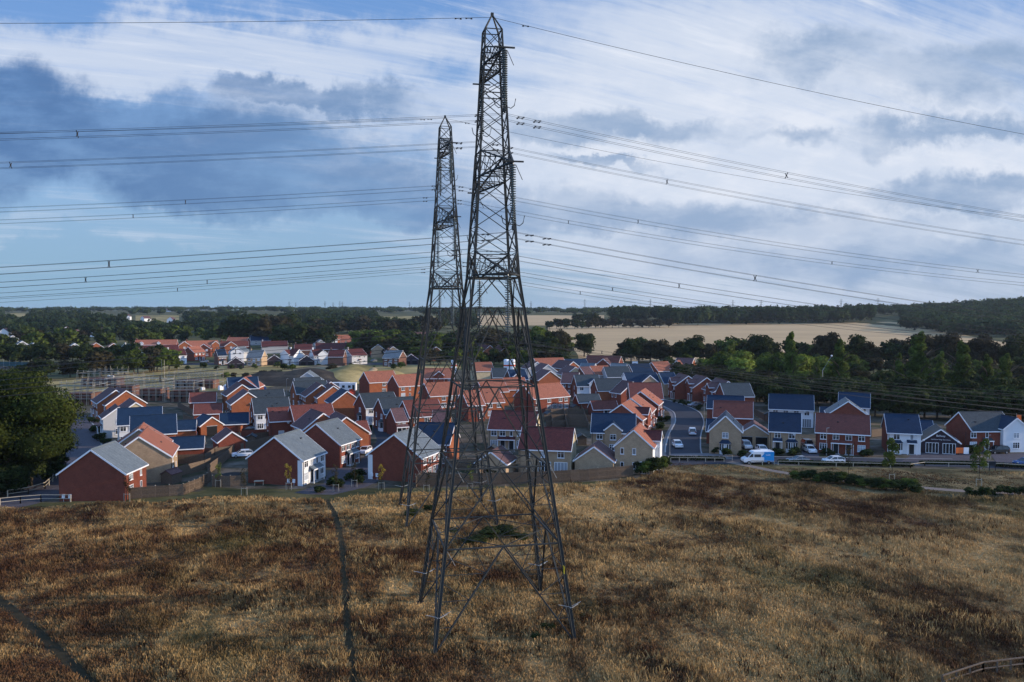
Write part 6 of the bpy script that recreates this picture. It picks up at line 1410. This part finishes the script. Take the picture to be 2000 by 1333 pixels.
# high streaked veil
st = nz(MT('ADD', MT('MULTIPLY', PX, .32), MT('MULTIPLY', PY, .16)), MT('SUBTRACT', MT('MULTIPLY', PY, 2.2), MT('MULTIPLY', PX, 1.0)), 1.7, 9, .64, 1., .6)
cov = mx(ell(1500, 280, 700, 330, 1.0), MT('MULTIPLY', ell(420, 110, 620, 60, 1.2), .75), MT('MULTIPLY', ell(700, 190, 330, 60, 1.2), .6), MT('MULTIPLY', ell(1150, 160, 330, 90, 1.0), .8), MT('MULTIPLY', ell(250, 450, 420, 40, 1.), .4))
veil = MT('MULTIPLY', sm(MT('ADD', st, MT('MULTIPLY', cov, .42)), .52, .86), MT('ADD', MT('MULTIPLY', cov, .6), .35), True)
col = MC(veil, base, (.68*K, .75*K, .88*K))
st2 = nz(MT('ADD', MT('MULTIPLY', PX, .5), MT('MULTIPLY', PY, .2)), MT('SUBTRACT', MT('MULTIPLY', PY, 4.2), MT('MULTIPLY', PX, 2.0)), 3.2, 8, .68, 7., .3)
col = MC(MT('MULTIPLY', MT('MULTIPLY', sm(st2, .5, .78), MT('ADD', MT('MULTIPLY', cov, .5), .3)), sm(Vv, .08, .25)), col, (.84*K, .88*K, .97*K))
col = MC(MT('MULTIPLY', MT('MULTIPLY', sm(st2, .5, .25), .4), sm(Vv, .14, .3)), col, (.28*K, .45*K, .80*K))
# white cumulus heads
cn = nz(MT('MULTIPLY', U, 1.), MT('MULTIPLY', Vv, 2.2), 9., 8, .6, 5.)
cc = mx(ell(1480, 330, 560, 190, .9), ell(1250, 380, 300, 70, .8), MT('MULTIPLY', ell(650, 255, 260, 30), .7), MT('MULTIPLY', ell(750, 320, 140, 30), .6))
wh = MT('MULTIPLY', MT('MULTIPLY', sm(cn, .42, .66), cc), .7); col = MC(wh, col, (.82*K, .86*K, .95*K))
# grey blue cloud bodies
gn = nz(U, MT('MULTIPLY', Vv, 2.6), 6., 8, .62, 12.)
g1 = mx(ell(60, 225, 330, 80, .7), ell(330, 290, 420, 90, .7), ell(560, 350, 360, 75, .7), ell(780, 400, 230, 45, .7), ell(600, 180, 170, 30, .8), ell(60, 300, 250, 90, .8))
g2 = mx(ell(1210, 240, 210, 28, 1.), ell(1100, 265, 110, 30, 1.), ell(1620, 110, 140, 45, 1.), ell(1880, 160, 190, 55, 1.1), ell(1900, 262, 200, 20, 1.5), ell(1540, 268, 90, 16, 1.5), ell(1900, 380, 240, 32, 1.), ell(1400, 445, 480, 38, 1.1), ell(1050, 435, 200, 38, 1.), ell(1700, 510, 420, 50, 1.2), ell(1200, 330, 130, 12, 1.))
f1 = MT('MULTIPLY', g1, MT('ADD', .55, MT('MULTIPLY', sm(gn, .35, .6), .45)), True)
dark = MC(sm(U, -.65, -.05), (.085*K, .185*K, .40*K), (.17*K, .30*K, .53*K)); col = MC(MT('MULTIPLY', f1, .88), col, dark)
f2 = MT('MULTIPLY', g2, MT('ADD', .42, MT('MULTIPLY', sm(gn, .36, .62), .5)), True); col = MC(f2, col, (.29*K, .41*K, .61*K))
# unseen sky behind and above is boosted, added fill for walls facing the view
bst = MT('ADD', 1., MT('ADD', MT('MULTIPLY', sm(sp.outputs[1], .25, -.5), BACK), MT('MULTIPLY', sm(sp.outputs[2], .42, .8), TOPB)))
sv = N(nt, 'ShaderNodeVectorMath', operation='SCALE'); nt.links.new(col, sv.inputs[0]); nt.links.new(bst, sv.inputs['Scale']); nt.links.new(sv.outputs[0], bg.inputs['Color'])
cd = bpy.data.cameras.new('camera'); cam = bpy.data.objects.new('camera', cd); C.objects.link(cam); cam.location = (0, 0, CAMH); cam.rotation_euler = (pi/2-TH, 0, 0)
cd.sensor_width = 36; cd.lens = 36*F/2000; cd.clip_end = 30000; cd.clip_start = .5
sc = bpy.context.scene; sc.camera = cam; sc.view_settings.view_transform = 'Standard'; sc.view_settings.look = 'None'; sc.view_settings.gamma = 1; sc.view_settings.use_curve_mapping = False; sc.view_settings.exposure = EXPO
sc.cycles.max_bounces = 4; sc.cycles.diffuse_bounces = 2; sc.cycles.glossy_bounces = 2; sc.cycles.volume_bounces = 0; sc.cycles.transmission_bounces = 2; sc.cycles.transparent_max_bounces = 4
print('houses', NH[0], 'trees', NT[0], 'objects', len(bpy.data.objects))
